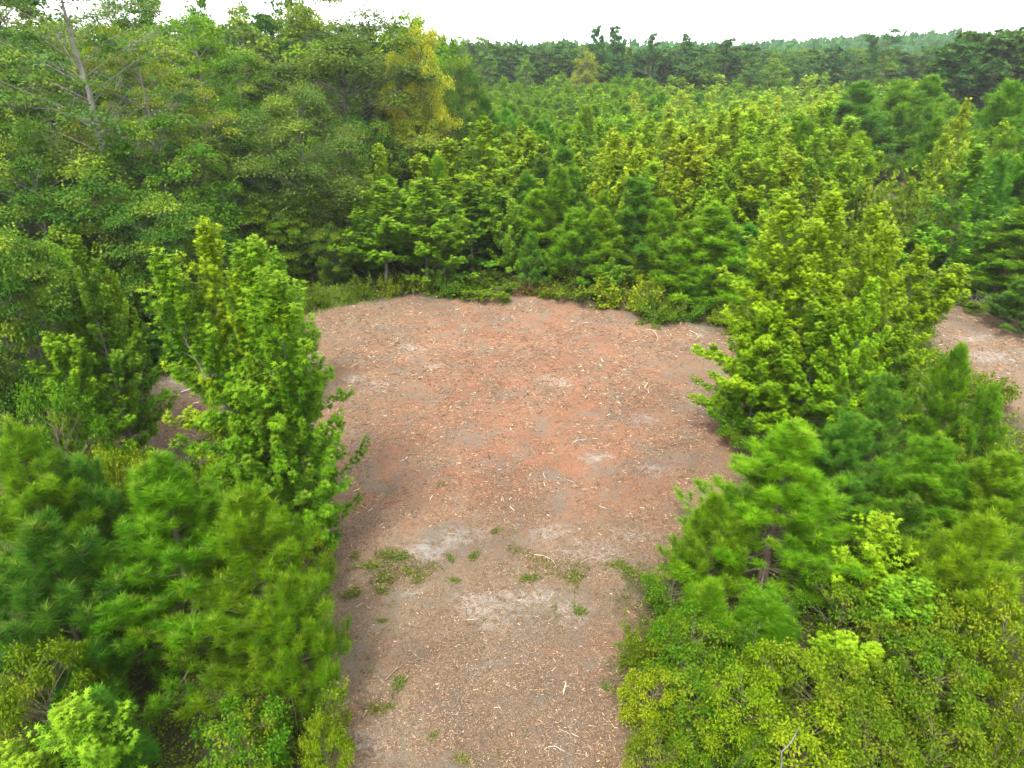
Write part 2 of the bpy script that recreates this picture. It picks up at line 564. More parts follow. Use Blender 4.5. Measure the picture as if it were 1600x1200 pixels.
def kind_pine(seed, H=7.0, R=2.0, step=0.5, needles=84, nlen=0.18, nwid=0.010, spread=1.0, low=0.05, tubes=4, name='pine', dense=1.0, pw=0.66, lift=6):
    """young loblolly pine: whorls of ascending limbs, every shoot a brush of long needles"""
    rng = np.random.default_rng(seed)
    tr, br, cr = MB(), MB(), MB()
    z = np.linspace(0, H, 8)
    wob = rng.normal(0, 0.05, (8, 2)).cumsum(0) * 0.6
    wob[0] = 0
    T = np.column_stack([wob, z])
    tr.tube(T, np.interp(z / H, [0, 0.05, 1], [0.014 * H, 0.011 * H, 0.008]), 7)
    shoots = []
    zc = H * low + 0.2
    while zc < H * 0.965:
        t = zc / H
        nbr = rng.integers(5, 8)
        a0 = rng.random() * 6.28
        for k in range(nbr):
            az = a0 + k * 6.283 / nbr + rng.normal(0, 0.25)
            pr = ((1 - t) ** pw) * 0.98 + 0.06
            if t < 0.16:
                pr *= 0.75 + 0.25 * t / 0.16
            L = R * pr * (0.66 + 0.5 * rng.random())
            e0 = math.radians(6 + lift + (46 - lift) * t + rng.normal(0, 7))
            e1 = e0 + math.radians(30 + 32 * rng.random())
            p, _ = sample_line(T, min(0.999, max(0.01, t + rng.normal(0, 0.022))))
            C = curve(p, az, e0, e1, L * 1.05, 5, rng)
            br.tube(C, np.linspace(max(0.008, 0.012 * L), 0.005, 6), 4)
            dd = sample_line(C, 1.0)[1]
            shoots.append((C[-1], unit(dd + np.array([0, 0, 0.8])), 1.0, t))
            q = 0.2
            sd = 1
            while q < 0.97:
                a, d = sample_line(C, q)
                ba, be = azel(d)
                sl = (0.12 + (1 - q) * 0.42 * L) * (0.7 + 0.5 * rng.random())
                sl = min(sl, 0.85)
                ea = be + math.radians(rng.uniform(5, 40))
                aa = ba + sd * math.radians(rng.uniform(25, 60))
                dv = np.array([math.cos(aa) * math.cos(ea), math.sin(aa) * math.cos(ea), math.sin(ea)])
                b = a + sl * dv
                br.tube(np.array([a, (a + b) / 2 + np.array([0, 0, -0.02]), b]), [0.006, 0.005, 0.004], 3)
                shoots.append((b, unit(dv + np.array([0, 0, 0.95])), 0.9, t))
                if sl > 0.38:
                    shoots.append((a + sl * 0.5 * dv, unit(dv + rng.normal(0, 0.4, 3) + np.array([0, 0, 0.9])), 0.75, t))
                sd = -sd
                q += max(0.09, 0.15 / max(L, 0.3)) / dense
        zc += step * (0.75 + 0.4 * rng.random()) * (1 - 0.35 * t)
    for k in range(4):
        a = T[-1] + np.array([0, 0, -0.12 * k])
        shoots.append((a, unit(np.array([rng.normal(0, 0.12), rng.normal(0, 0.12), 1])), 1.2, 1.0))
    A = np.array([s[0] for s in shoots]); D = np.array([s[1] for s in shoots]); W = np.array([s[2] for s in shoots]); TT = np.array([s[3] for s in shoots])
    k = needles
    n = len(A) * k
    ii = np.repeat(np.arange(len(A)), k)
    s = rng.random(n)
    L = (0.34 + 0.14 * rng.random(len(A)))[ii] * W[ii] * spread
    P = A[ii] + D[ii] * ((s - 0.75) * L)[:, None]
    rad = unit(rng.normal(size=(n, 3)))
    rad = unit(rad - D[ii] * np.sum(rad * D[ii], 1, keepdims=True))
    al = np.radians(62 - 38 * s + rng.normal(0, 7, n))
    ax = D[ii] * np.cos(al)[:, None] + rad * np.sin(al)[:, None] + np.array([0, 0, -0.06])
    tint = ((rng.random(len(A)) < 0.22 * (0.4 + TT))[ii] * (s > 0.72) * 0.9) + 0.25 * (s > 0.9)
    scatter(cr, NEEDLE, P, ax, unit(rng.normal(size=(n, 3))), nlen * (0.8 + 0.35 * rng.random(n)) * spread ** 0.5,
            np.clip(rng.random(len(A))[ii] * 0.7 + 0.3 * rng.random(n), 0, 1), np.clip(tint, 0, 1), width=nwid)
    return dict(H=H, R=R, parts=[('trunk', tr, M_BARK), ('limbs', br, M_BARK), ('crown', cr, M_NEEDLE)], name=name)

def kind_hardwood(seed, H=16.0, R=5.0, base=0.28, nc=110, per=260, size=0.19, flat=0.55, clump=0.2, bark=None, tubes=6, dome=1.0,
                  tmpl=DIAMOND, mat=None, fill=0.36, drop=0.0, limb=0.0024):
    """broad grown tree: limbs run out to many leafy clumps with gaps between them"""
    rng = np.random.default_rng(seed)
    tr, br, cr = MB(), MB(), MB()
    zt = np.linspace(0, H * 0.86, 8)
    wob = rng.normal(0, 0.02 * H, (8, 2)).cumsum(0) * 0.35
    wob[0] = 0
    T = np.column_stack([wob, zt])
    tr.tube(T, np.interp(zt / H, [0, 0.06, 0.86], [0.022 * H, 0.016 * H, 0.003 * H]), 8)
    zc, hz = H * (base + 1) / 2, H * (1 - base) / 2
    P, D, R_, Tn = [], [], [], []
    for i in range(nc):
        u = rng.normal(size=3)
        u /= np.linalg.norm(u)
        rr = (fill + (1 - fill) * rng.random() ** 0.5)
        zz = u[2]
        sq = 1.0 if zz > 0 else (1.0 - 0.25 * abs(zz))
        c = np.array([u[0] * R * rr * sq, u[1] * R * rr * sq, zc + zz * hz * rr])
        c[:2] *= 0.9 + 0.25 * vnoise(np.array([u[0] * 9 + 40]), np.array([u[1] * 9 + zz * 7 + 40]), 3.0, seed)[0]
        cr_ = R * clump * (0.65 + 0.7 * rng.random())
        # limb to the clump
        hb = np.clip((c[2] - 0.55 * math.hypot(c[0], c[1])) / (H * 0.86), base * 0.7, 0.97)
        a, _ = sample_line(T, hb)
        mid = a * 0.45 + c * 0.55 + np.array([0, 0, 0.06 * R]) + rng.normal(0, 0.05 * R, 3)
        s = np.linspace(0, 1, 6)[:, None]
        C = (1 - s) ** 2 * a + 2 * s * (1 - s) * mid + s ** 2 * c
        br.tube(C, np.linspace(limb * H * (0.6 + 0.6 * rng.random()), limb * 0.25 * H, 6), 4)
        for k in range(4):
            e = c + rng.normal(0, 0.55 * cr_, 3) * np.array([1, 1, flat])
            st = C[3] * 0.4 + C[4] * 0.6
            br.tube(np.array([st, (st + e) / 2 + rng.normal(0, 0.05 * cr_, 3), e]), [0.0011 * H, 0.0009 * H, 0.0005 * H], 3)
        k = int(per * (0.6 + 0.8 * rng.random()))
        w_ = unit(rng.normal(size=(k, 3)))
        w_[:, 2] = np.where(w_[:, 2] < -0.3, -w_[:, 2] * rng.random(k), w_[:, 2])
        q = rng.random(k) ** 0.55
        lum = 0.8 + 0.35 * vnoise(w_[:, 0] * 4 + i * 7, w_[:, 1] * 4 + w_[:, 2] * 3, 1.0, seed)
        pp = c + w_ * (q * lum)[:, None] * cr_ * np.array([1, 1, flat]) + np.array([0, 0, -drop * cr_]) * (np.hypot(w_[:, 0], w_[:, 1]) * q)[:, None] ** 2
        P.append(pp)
        D.append(w_)
        Tn.append(np.full(k, rng.random() ** 3))
    P = np.concatenate(P); D = np.concatenate(D); Tn = np.concatenate(Tn)
    n = len(P)
    ax = unit(D * np.array([1, 1, 0.3]) + rng.normal(0, 0.45, (n, 3)) + np.array([0, 0, -0.25]))
    nn = unit(D * 0.6 + np.array([0, 0, 0.9]) + rng.normal(0, 0.4, (n, 3)))
    scatter(cr, tmpl, P, ax, nn, size * (0.7 + 0.6 * rng.random(n)), rng.random(n), Tn * (0.3 + 0.6 * rng.random(n)))
    bark = bark or M_GREY
    return dict(H=H, R=R, parts=[('trunk', tr, bark), ('limbs', br, bark), ('crown', cr, mat or M_LEAF)], pct=97.5)

def kind_shrub(seed, H=1.6, R=1.2, stems=30, size=0.075, per_m=95, tmpl=OVAL, wild=0.3, tintf=0.5):
    rng = np.random.default_rng(seed)
    st, cr = MB(), MB()
    twigs = []
    for i in range(stems):
        az = rng.random() * 6.28
        out = rng.random() ** 0.6
        L = H * (0.75 + 0.35 * rng.random())
        e0 = math.radians(86 - 62 * out)
        e1 = math.radians(62 - 85 * out + rng.normal(0, 16))
        b0 = np.array([math.cos(az), math.sin(az), 0]) * 0.28 * R * rng.random()
        C = curve(b0, az, e0, e1, math.hypot(L, R * out) * 0.9, 7, rng, 0.13)
        C[:, :2] *= min(1.0, R / (np.hypot(C[-1, 0], C[-1, 1]) + 1e-6)) if np.hypot(C[-1, 0], C[-1, 1]) > R else 1
        st.tube(C, np.linspace(0.012, 0.003, 8), 4)
        for q in range(11):
            s = 0.15 + 0.85 * (q + rng.random()) / 11
            a, d = sample_line(C, min(s, 0.999))
            ba, be = azel(d)
            aa = ba + rng.uniform(-1.6, 1.6)
            ea = be * 0.5 + rng.uniform(-0.5, 0.7)
            tl = (0.10 + 0.30 * rng.random()) * H / 1.6
            b = a + tl * np.array([math.cos(aa) * math.cos(ea), math.sin(aa) * math.cos(ea), math.sin(ea)])
            st.tube(np.array([a, b]), [0.004, 0.002], 3)
            twigs.append((a, b, s * rng.random() ** 1.5))
        if rng.random() < wild:
            a = C[-1]
            b = a + np.array([rng.normal(0, 0.08), rng.normal(0, 0.08), 0.3 + 0.3 * rng.random()])
            twigs.append((a, b, 1.0))
    leaf_twigs(cr, twigs, per_m, size, tmpl, rng, jit=size * 0.7, droop=0.1, up=0.7, tintf=tintf, base=3)
    return dict(H=H, R=R, parts=[('stems', st, M_TWIG), ('foliage', cr, M_SHRUB)])

def calibrate(k, pct=None):
    """true height and radius of what was grown, so that planting by size is exact"""
    V = np.concatenate(k['parts'][-1][1].v)
    k['H'] = float(V[:, 2].max() if pct is None else np.percentile(V[:, 2], pct))
    k['R'] = float(np.percentile(np.hypot(V[:, 0], V[:, 1]), 95))

def finish(k, name):
    calibrate(k, k.get('pct'))
    k['meshes'] = [(pn, mb.mesh(name + '_' + pn, mt, smooth_shade=(pn in ('trunk', 'limbs', 'stems')))) for pn, mb, mt in k['parts']]
    k.pop('parts')
    return k

def finish_one(k, name):
    """far kinds: wood and leaves in one mesh"""
    calibrate(k, k.get('pct'))
    allm = MB()
    idx = []
    mats = []
    trif, quadf = [], []
    for pn, mb, mt in k['parts']:
        if mt not in mats:
            mats.append(mt)
        mi = mats.index(mt)
        off = allm.n
        for V in mb.v:
            allm.v.append(V)
            allm.n += len(V)
        for F, A in zip(mb.f3, mb.a3):
            allm.f3.append(F + off); allm.a3.append(A); trif.append(np.full(len(F), mi))
        for F, A in zip(mb.f4, mb.a4):
            allm.f4.append(F + off); allm.a4.append(A); quadf.append(np.full(len(F), mi))
    me = allm.mesh(name, mats)
    me.polygons.foreach_set('material_index', np.concatenate(trif + quadf).astype(np.int32))
    k['one'] = me
    k.pop('parts')
    return k

K = {}
def reg(key, items, one=False):
    K[key] = [(finish_one if one else finish)(k, key) for k in items]

reg('gum', [kind_gum(11, 9.5, 2.3, 56, nlead=1, per_m=80, size=0.155), kind_gum(12, 9.0, 2.2, 66, per_m=92, size=0.155), kind_gum(13, 8.6, 2.3, 46, nlead=2, per_m=76, size=0.155), kind_gum(14, 6.0, 2.1, 56, per_m=90)])
reg('gumsap', [kind_gum(21, 3.4, 1.25, 34, size=0.15, per_m=46, sub=1.5), kind_gum(22, 3.8, 1.4, 34, size=0.15, per_m=42, nlead=1, sub=1.4)])
reg('gummid', [kind_gum(31, 8.5, 2.2, 44, size=0.20, per_m=40, tmpl=STAR3, sub=0.8, up=1.7, bark=M_OAK), kind_gum(32, 8.0, 2.3, 42, size=0.20, per_m=40, tmpl=STAR3, nlead=1, sub=0.75, up=1.7, bark=M_OAK),
               kind_gum(33, 7.5, 2.3, 40, size=0.21, per_m=40, tmpl=STAR3, nlead=2, sub=0.7, up=1.7, bark=M_OAK)])
reg('gumtrunk', [kind_gum(35, 8.4, 2.3, 46, size=0.19, per_m=32, tmpl=STAR3, low=0.26, nlead=1, sub=0.8, up=1.7), kind_gum(36, 8.4, 2.3, 46, size=0.19, per_m=32, tmpl=STAR3, low=0.22, sub=0.85, up=1.7)])
reg('gumfar', [kind_gum(41, 7.5, 2.1, 30, size=0.30, per_m=12, tmpl=DIAMOND, sub=0.6, up=1.7, bark=M_OAK), kind_gum(42, 7.0, 2.2, 28, size=0.31, per_m=12, tmpl=DIAMOND, nlead=1, sub=0.55, up=1.7, bark=M_OAK),
               kind_gum(43, 6.5, 2.2, 26, size=0.31, per_m=12, tmpl=DIAMOND, nlead=2, sub=0.5, up=1.7, bark=M_OAK)], one=True)
reg('pine', [kind_pine(51, 7.0, 2.05), kind_pine(52, 6.4, 2.0), kind_pine(53, 6.0, 2.1, 0.46), kind_pine(54, 4.2, 1.5, 0.42)])
reg('pinesap', [kind_pine(56, 2.4, 0.85, 0.34, needles=80), kind_pine(57, 3.2, 1.0, 0.36, needles=80)])
reg('pinemid', [kind_pine(61, 7.5, 2.1, 0.6, needles=34, nlen=0.25, nwid=0.026, dense=0.9, pw=0.72, lift=18), kind_pine(62, 7.0, 2.0, 0.6, needles=34, nlen=0.25, nwid=0.026, dense=0.9, pw=0.72, lift=18),
                kind_pine(63, 6.5, 2.2, 0.58, needles=34, nlen=0.25, nwid=0.026, dense=0.9, pw=0.72, lift=18)])
reg('pinefar', [kind_pine(71, 7.5, 2.1, 0.75, needles=18, nlen=0.36, nwid=0.07, dense=0.65, pw=0.72, lift=18), kind_pine(72, 7.0, 2.1, 0.75, needles=18, nlen=0.36, nwid=0.07, dense=0.65, pw=0.72, lift=18),
                kind_pine(73, 6.5, 2.2, 0.7, needles=18, nlen=0.36, nwid=0.07, dense=0.65, pw=0.72, lift=18)], one=True)
reg('oak', [kind_hardwood(81, 16, 5.0, 0.06, 150, 420, 0.16, 0.85, clump=0.205, bark=M_OAK), kind_hardwood(82, 15, 4.8, 0.05, 140, 440, 0.16, 0.9, clump=0.21, bark=M_OAK),
            kind_hardwood(83, 17, 5.2, 0.08, 155, 400, 0.16, 0.78, clump=0.2)])
reg('airy', [kind_hardwood(85, 18, 5.6, 0.12, 120, 190, 0.17, 0.42, clump=0.19, fill=0.3, drop=0.35, limb=0.0015)])
reg('small', [kind_hardwood(87, 9, 3.2, 0.02, 180, 240, 0.135, 0.85, clump=0.19, bark=M_OAK), kind_hardwood(88, 8.5, 3.4, 0.02, 145, 290, 0.135, 0.6, clump=0.22, bark=M_OAK),
              kind_hardwood(89, 8, 3.0, 0.02, 180, 240, 0.135, 0.9, clump=0.19, bark=M_OAK)])
reg('oakfar', [kind_hardwood(91, 16, 4.6, 0.03, 150, 70, 0.40, 0.85, clump=0.19, bark=M_OAK), kind_hardwood(92, 15.5, 4.8, 0.03, 150, 70, 0.40, 0.9, clump=0.2, bark=M_OAK),
               kind_hardwood(93, 16.5, 4.4, 0.04, 150, 70, 0.40, 0.85, clump=0.19, bark=M_OAK)], one=True)
reg('tallpine', [kind_hardwood(95, 17, 3.0, 0.22, 70, 60, 0.60, 0.7, clump=0.27, limb=0.001, bark=M_BARK, mat=M_NEEDLE, tmpl=STAR3),
                 kind_hardwood(96, 17.5, 2.8, 0.28, 70, 60, 0.60, 0.7, clump=0.27, limb=0.001, bark=M_BARK, mat=M_NEEDLE, tmpl=STAR3),
                 kind_hardwood(97, 18, 3.2, 0.18, 74, 60, 0.60, 0.7, clump=0.27, limb=0.001, bark=M_BARK, mat=M_NEEDLE, tmpl=STAR3)], one=True)
reg('umbrella', [kind_hardwood(98, 18, 4.0, 0.66, 24, 70, 0.40, 0.4, clump=0.28, bark=M_BARK, mat=M_NEEDLE, tmpl=STAR3, fill=0.7)], one=True)
def kind_mound(seed, H, R, nc=62, per=120, size=0.082):
    """billowing small-leaved shrub"""
    k = kind_hardwood(seed, H, R, 0.0, nc, per, size, 0.8, clump=0.215, bark=M_TWIG, tmpl=OVAL, fill=0.55, limb=0.006)
    (a, tr, m), (b, br, m2), (c, cr, m3) = k['parts']
    off = tr.n
    tr.v += br.v
    tr.f4 += [f + off for f in br.f4]
    tr.a4 += br.a4
    tr.n += br.n
    k['parts'] = [('stems', tr, m), ('foliage', cr, M_SHRUB)]
    k.pop('pct')
    return k
reg('shrub', [kind_mound(101, 1.7, 1.2), kind_shrub(102, 1.8, 1.2, 28), kind_mound(103, 1.5, 1.3), kind_mound(104, 2.1, 1.3, 85, 115, 0.085)])
reg('shrubmid', [kind_shrub(111, 1.8, 1.4, 20, size=0.12, per_m=34, tmpl=DIAMOND), kind_shrub(112, 1.6, 1.5, 20, size=0.12, per_m=34, tmpl=DIAMOND)])

# ------------------------------------------------------------------ colours (leaf reflectance)
C_ = dict(
    gum=(0.086, 0.212, 0.004), gumy=(0.165, 0.300, 0.004), gumd=(0.054, 0.155, 0.006), gumyy=(0.255, 0.330, 0.006), gumt=(0.115, 0.265, 0.010),
    pine=(0.086, 0.205, 0.003), pineb=(0.064, 0.178, 0.011), pined=(0.042, 0.122, 0.007), piney=(0.118, 0.240, 0.003),
    oak=(0.054, 0.134, 0.008), oakg=(0.064, 0.128, 0.020), oakd=(0.034, 0.096, 0.008), oakl=(0.090, 0.192, 0.007), oaky=(0.150, 0.195, 0.012),
    gold=(0.33, 0.325, 0.018), olive=(0.074, 0.132, 0.003), shr=(0.048, 0.132, 0.003), shry=(0.125, 0.195, 0.003), far=(0.034, 0.112, 0.022), farl=(0.054, 0.140, 0.018),
)
CNAME = dict(gum='bright-green', gumy='yellow-green', gumd='deep-green', gumyy='yellow', pine='mid-green', pineb='bluish-green', pined='dark-green', piney='light-green',
             oak='green', oakg='grey-green', oakd='dark-green', oakl='light-green', oaky='yellowish', olive='olive', shr='green', shry='yellow-green', far='dark', farl='paler')

rng0 = random.Random(7)
placed = []          # x, y, radius of what already stands

def tag(o, label, cat, group=None, kind=None):
    o['label'] = label
    o['category'] = cat
    if group:
        o['group'] = group
    if kind:
        o['kind'] = kind

def plant(key, name, x, y, h, rad, col, label, cat='tree', group=None, rot=None, var=None, lean=0.0):
    ks = K[key]
    k = ks[rng0.randrange(len(ks)) if var is None else var % len(ks)]
    z = tz(x, y) - 0.05
    r = rng0.random() * 6.283 if rot is None else rot
    sc = (rad / k['R'], rad / k['R'], h / k['H'])
    col = C_[col] if isinstance(col, str) else col
    j = 0.92 + 0.16 * rng0.random()
    c4 = (col[0] * j, col[1] * j, col[2] * j, 1)
    if 'one' in k:
        o = bpy.data.objects.new(name, k['one'])
        o.color = c4
    else:
        o = bpy.data.objects.new(name, None)
        o.empty_display_size = 0.3
        for pn, me in k['meshes']:
            p = bpy.data.objects.new(pn, me)
            p.color = c4
            p.parent = o
            COL.objects.link(p)
    o.location = (x, y, z)
    o.rotation_euler = (lean * math.cos(r), lean * math.sin(r), r)
    o.scale = sc
    COL.objects.link(o)
    tag(o, label, cat, group)
    placed.append((x, y, rad))
    return o

def tree_px(key, name, u, v, Y, wpx, col, label, cat='tree', group=None, var=None, hmin=0.4, rot=None):
    if key in ('gummid', 'pinemid', 'gumtrunk', 'shrubmid'):
        wpx *= 1.22
    x, zt_ = spot(u, v, Y)
    h = max(hmin, zt_ - tz(x, Y))
    d = Y * CP + (CAM_H - zt_ * 0.6) * SP
    return plant(key, name, x, Y, h, 0.5 * wpx * d / FPX, col, label, cat, group, rot=rot, var=var)

# ------------------------------------------------------------------ ground
def graded(a, b, step, lo, hi, grow):
    c = list(np.arange(a, b + step * 0.5, step))
    s = step
    while c[-1] < hi:
        s *= grow
        c.append(c[-1] + s)
    s = step
    while c[0] > lo:
        s *= grow
        c.insert(0, c[0] - s)
    return np.array(c)
gx = graded(-15, 16, 0.25, -1500, 1500, 1.09)
gy = graded(8, 47, 0.24, -120, 2500, 1.07)
GX, GY = np.meshgrid(gx, gy)
fx, fy = GX.ravel(), GY.ravel()
sd_ = cleared_sdf(fx, fy)
nearw = np.exp(-np.clip(fy - 45, 0, None) / 10)
fz = terrain(fx, fy) + nearw * (0.07 * (vnoise(fx, fy, 1.3, 21) - 0.5) + 0.11 * (vnoise(fx, fy, 0.5, 22) - 0.5))
GZ_ = fz.reshape(GX.shape)
gm = MB()
ny, nx = GX.shape
ii = (np.arange(ny - 1)[:, None] * nx + np.arange(nx - 1)[None, :]).ravel()
gm.add(np.column_stack([fx, fy, fz]), np.column_stack([ii, ii + 1, ii + nx + 1, ii + nx]))
gme = gm.mesh('ground', M_GROUND, True)

def point_attr(me, name, val):
    at = me.attributes.new(name, 'FLOAT', 'POINT')
    at.data.foreach_set('value', np.ascontiguousarray(val, np.float32))
point_attr(gme, 'cleared', np.clip(0.5 + sd_ / 0.9, 0, 1))
# thick red shreds in the middle and far half of the glade, brown and grey towards the near end
redv = -0.02 + 0.88 * smooth(15, 22, fy) * (1 - 0.35 * smooth(34, 43, fy)) * (1 - 0.55 * smooth(2, 9, np.abs(fx - 0.8))) - 0.25 * smooth(8, 14, np.abs(fx))
redv += 0.35 * np.exp(-((fx - 2.2) ** 2 / 1.6 + (fy - 12.3) ** 2 / 3.5))
point_attr(gme, 'red', redv)
sand_px = [(660, 862, .8), (765, 955, 1.0), (740, 835, .7), (930, 715, .7), (1022, 735, .6), (860, 832, .6), (905, 862, .8), (640, 545, .9), (680, 572, .6),
           (865, 595, .9), (590, 605, .9), (555, 595, .5), (560, 1170, .55), (1010, 655, .8), (480, 560, .7), (645, 928, .3), (700, 845, .6), (940, 860, .7), (820, 935, .8), (890, 960, .7),
           (590, 1165, .35), (1090, 525, .5), (1520, 530, 1.0), (1545, 560, 1.4), (240, 600, 1.6), (215, 610, 1.0), (985, 835, .6), (1380, 245, 2), (1425, 270, 2), (1565, 270, 3)]
sandv = np.zeros_like(fx)
for u, v, r in sand_px:
    x0, y0 = ground_pt(u, v)
    ql = ((fx - x0) / (r * 1.35)) ** 2 + ((fy - y0) / r) ** 2
    sandv = np.maximum(sandv, np.exp(-ql * 1.5) * (0.5 + 0.8 * vnoise(fx, fy, 0.4, 31)))
point_attr(gme, 'sand', sandv)
go = bpy.data.objects.new('ground', gme)
go['kind'] = 'structure'
COL.objects.link(go)

def ground_z(x, y):
    """height of the ground sheet itself (bilinear)"""
    x = np.asarray(x, float); y = np.asarray(y, float)
    i = np.clip(np.searchsorted(gx, x) - 1, 0, len(gx) - 2)
    j = np.clip(np.searchsorted(gy, y) - 1, 0, len(gy) - 2)
    a = (x - gx[i]) / (gx[i + 1] - gx[i]); b = (y - gy[j]) / (gy[j + 1] - gy[j])
    return (GZ_[j, i] * (1 - a) + GZ_[j, i + 1] * a) * (1 - b) + (GZ_[j + 1, i] * (1 - a) + GZ_[j + 1, i + 1] * a) * b

# ------------------------------------------------------------------ far wooded ridge
def ridge():
    rng = np.random.default_rng(301)
    mb = MB()
    n = 2600
    x = rng.uniform(-420, 560, n)
    y = rng.uniform(380, 620, n)
    z = terrain(x, y) + rng.uniform(8, 15, n)
    k = 14
    w_ = unit(rng.normal(size=(n * k, 3)))
    w_[:, 2] = np.abs(w_[:, 2]) * 1.1 - 0.25
    P = np.repeat(np.column_stack([x, y, z]), k, 0) + w_ * np.array([3.4, 3.4, 3.6])
    scatter(mb, DIAMOND, P, unit(w_ + rng.normal(0, 0.5, (n * k, 3))), unit(w_ + np.array([0, 0, 0.8])), 3.2 + 1.4 * rng.random(n * k), rng.random(n * k), np.zeros(n * k))
    o = bpy.data.objects.new('distant_forest', mb.mesh('distant_forest', M_LEAF))
    o.color = (*C_['far'], 1)
    tag(o, 'hazy blue-green woods along the far ridge on the horizon', 'forest', kind='stuff')
    COL.objects.link(o)
ridge()

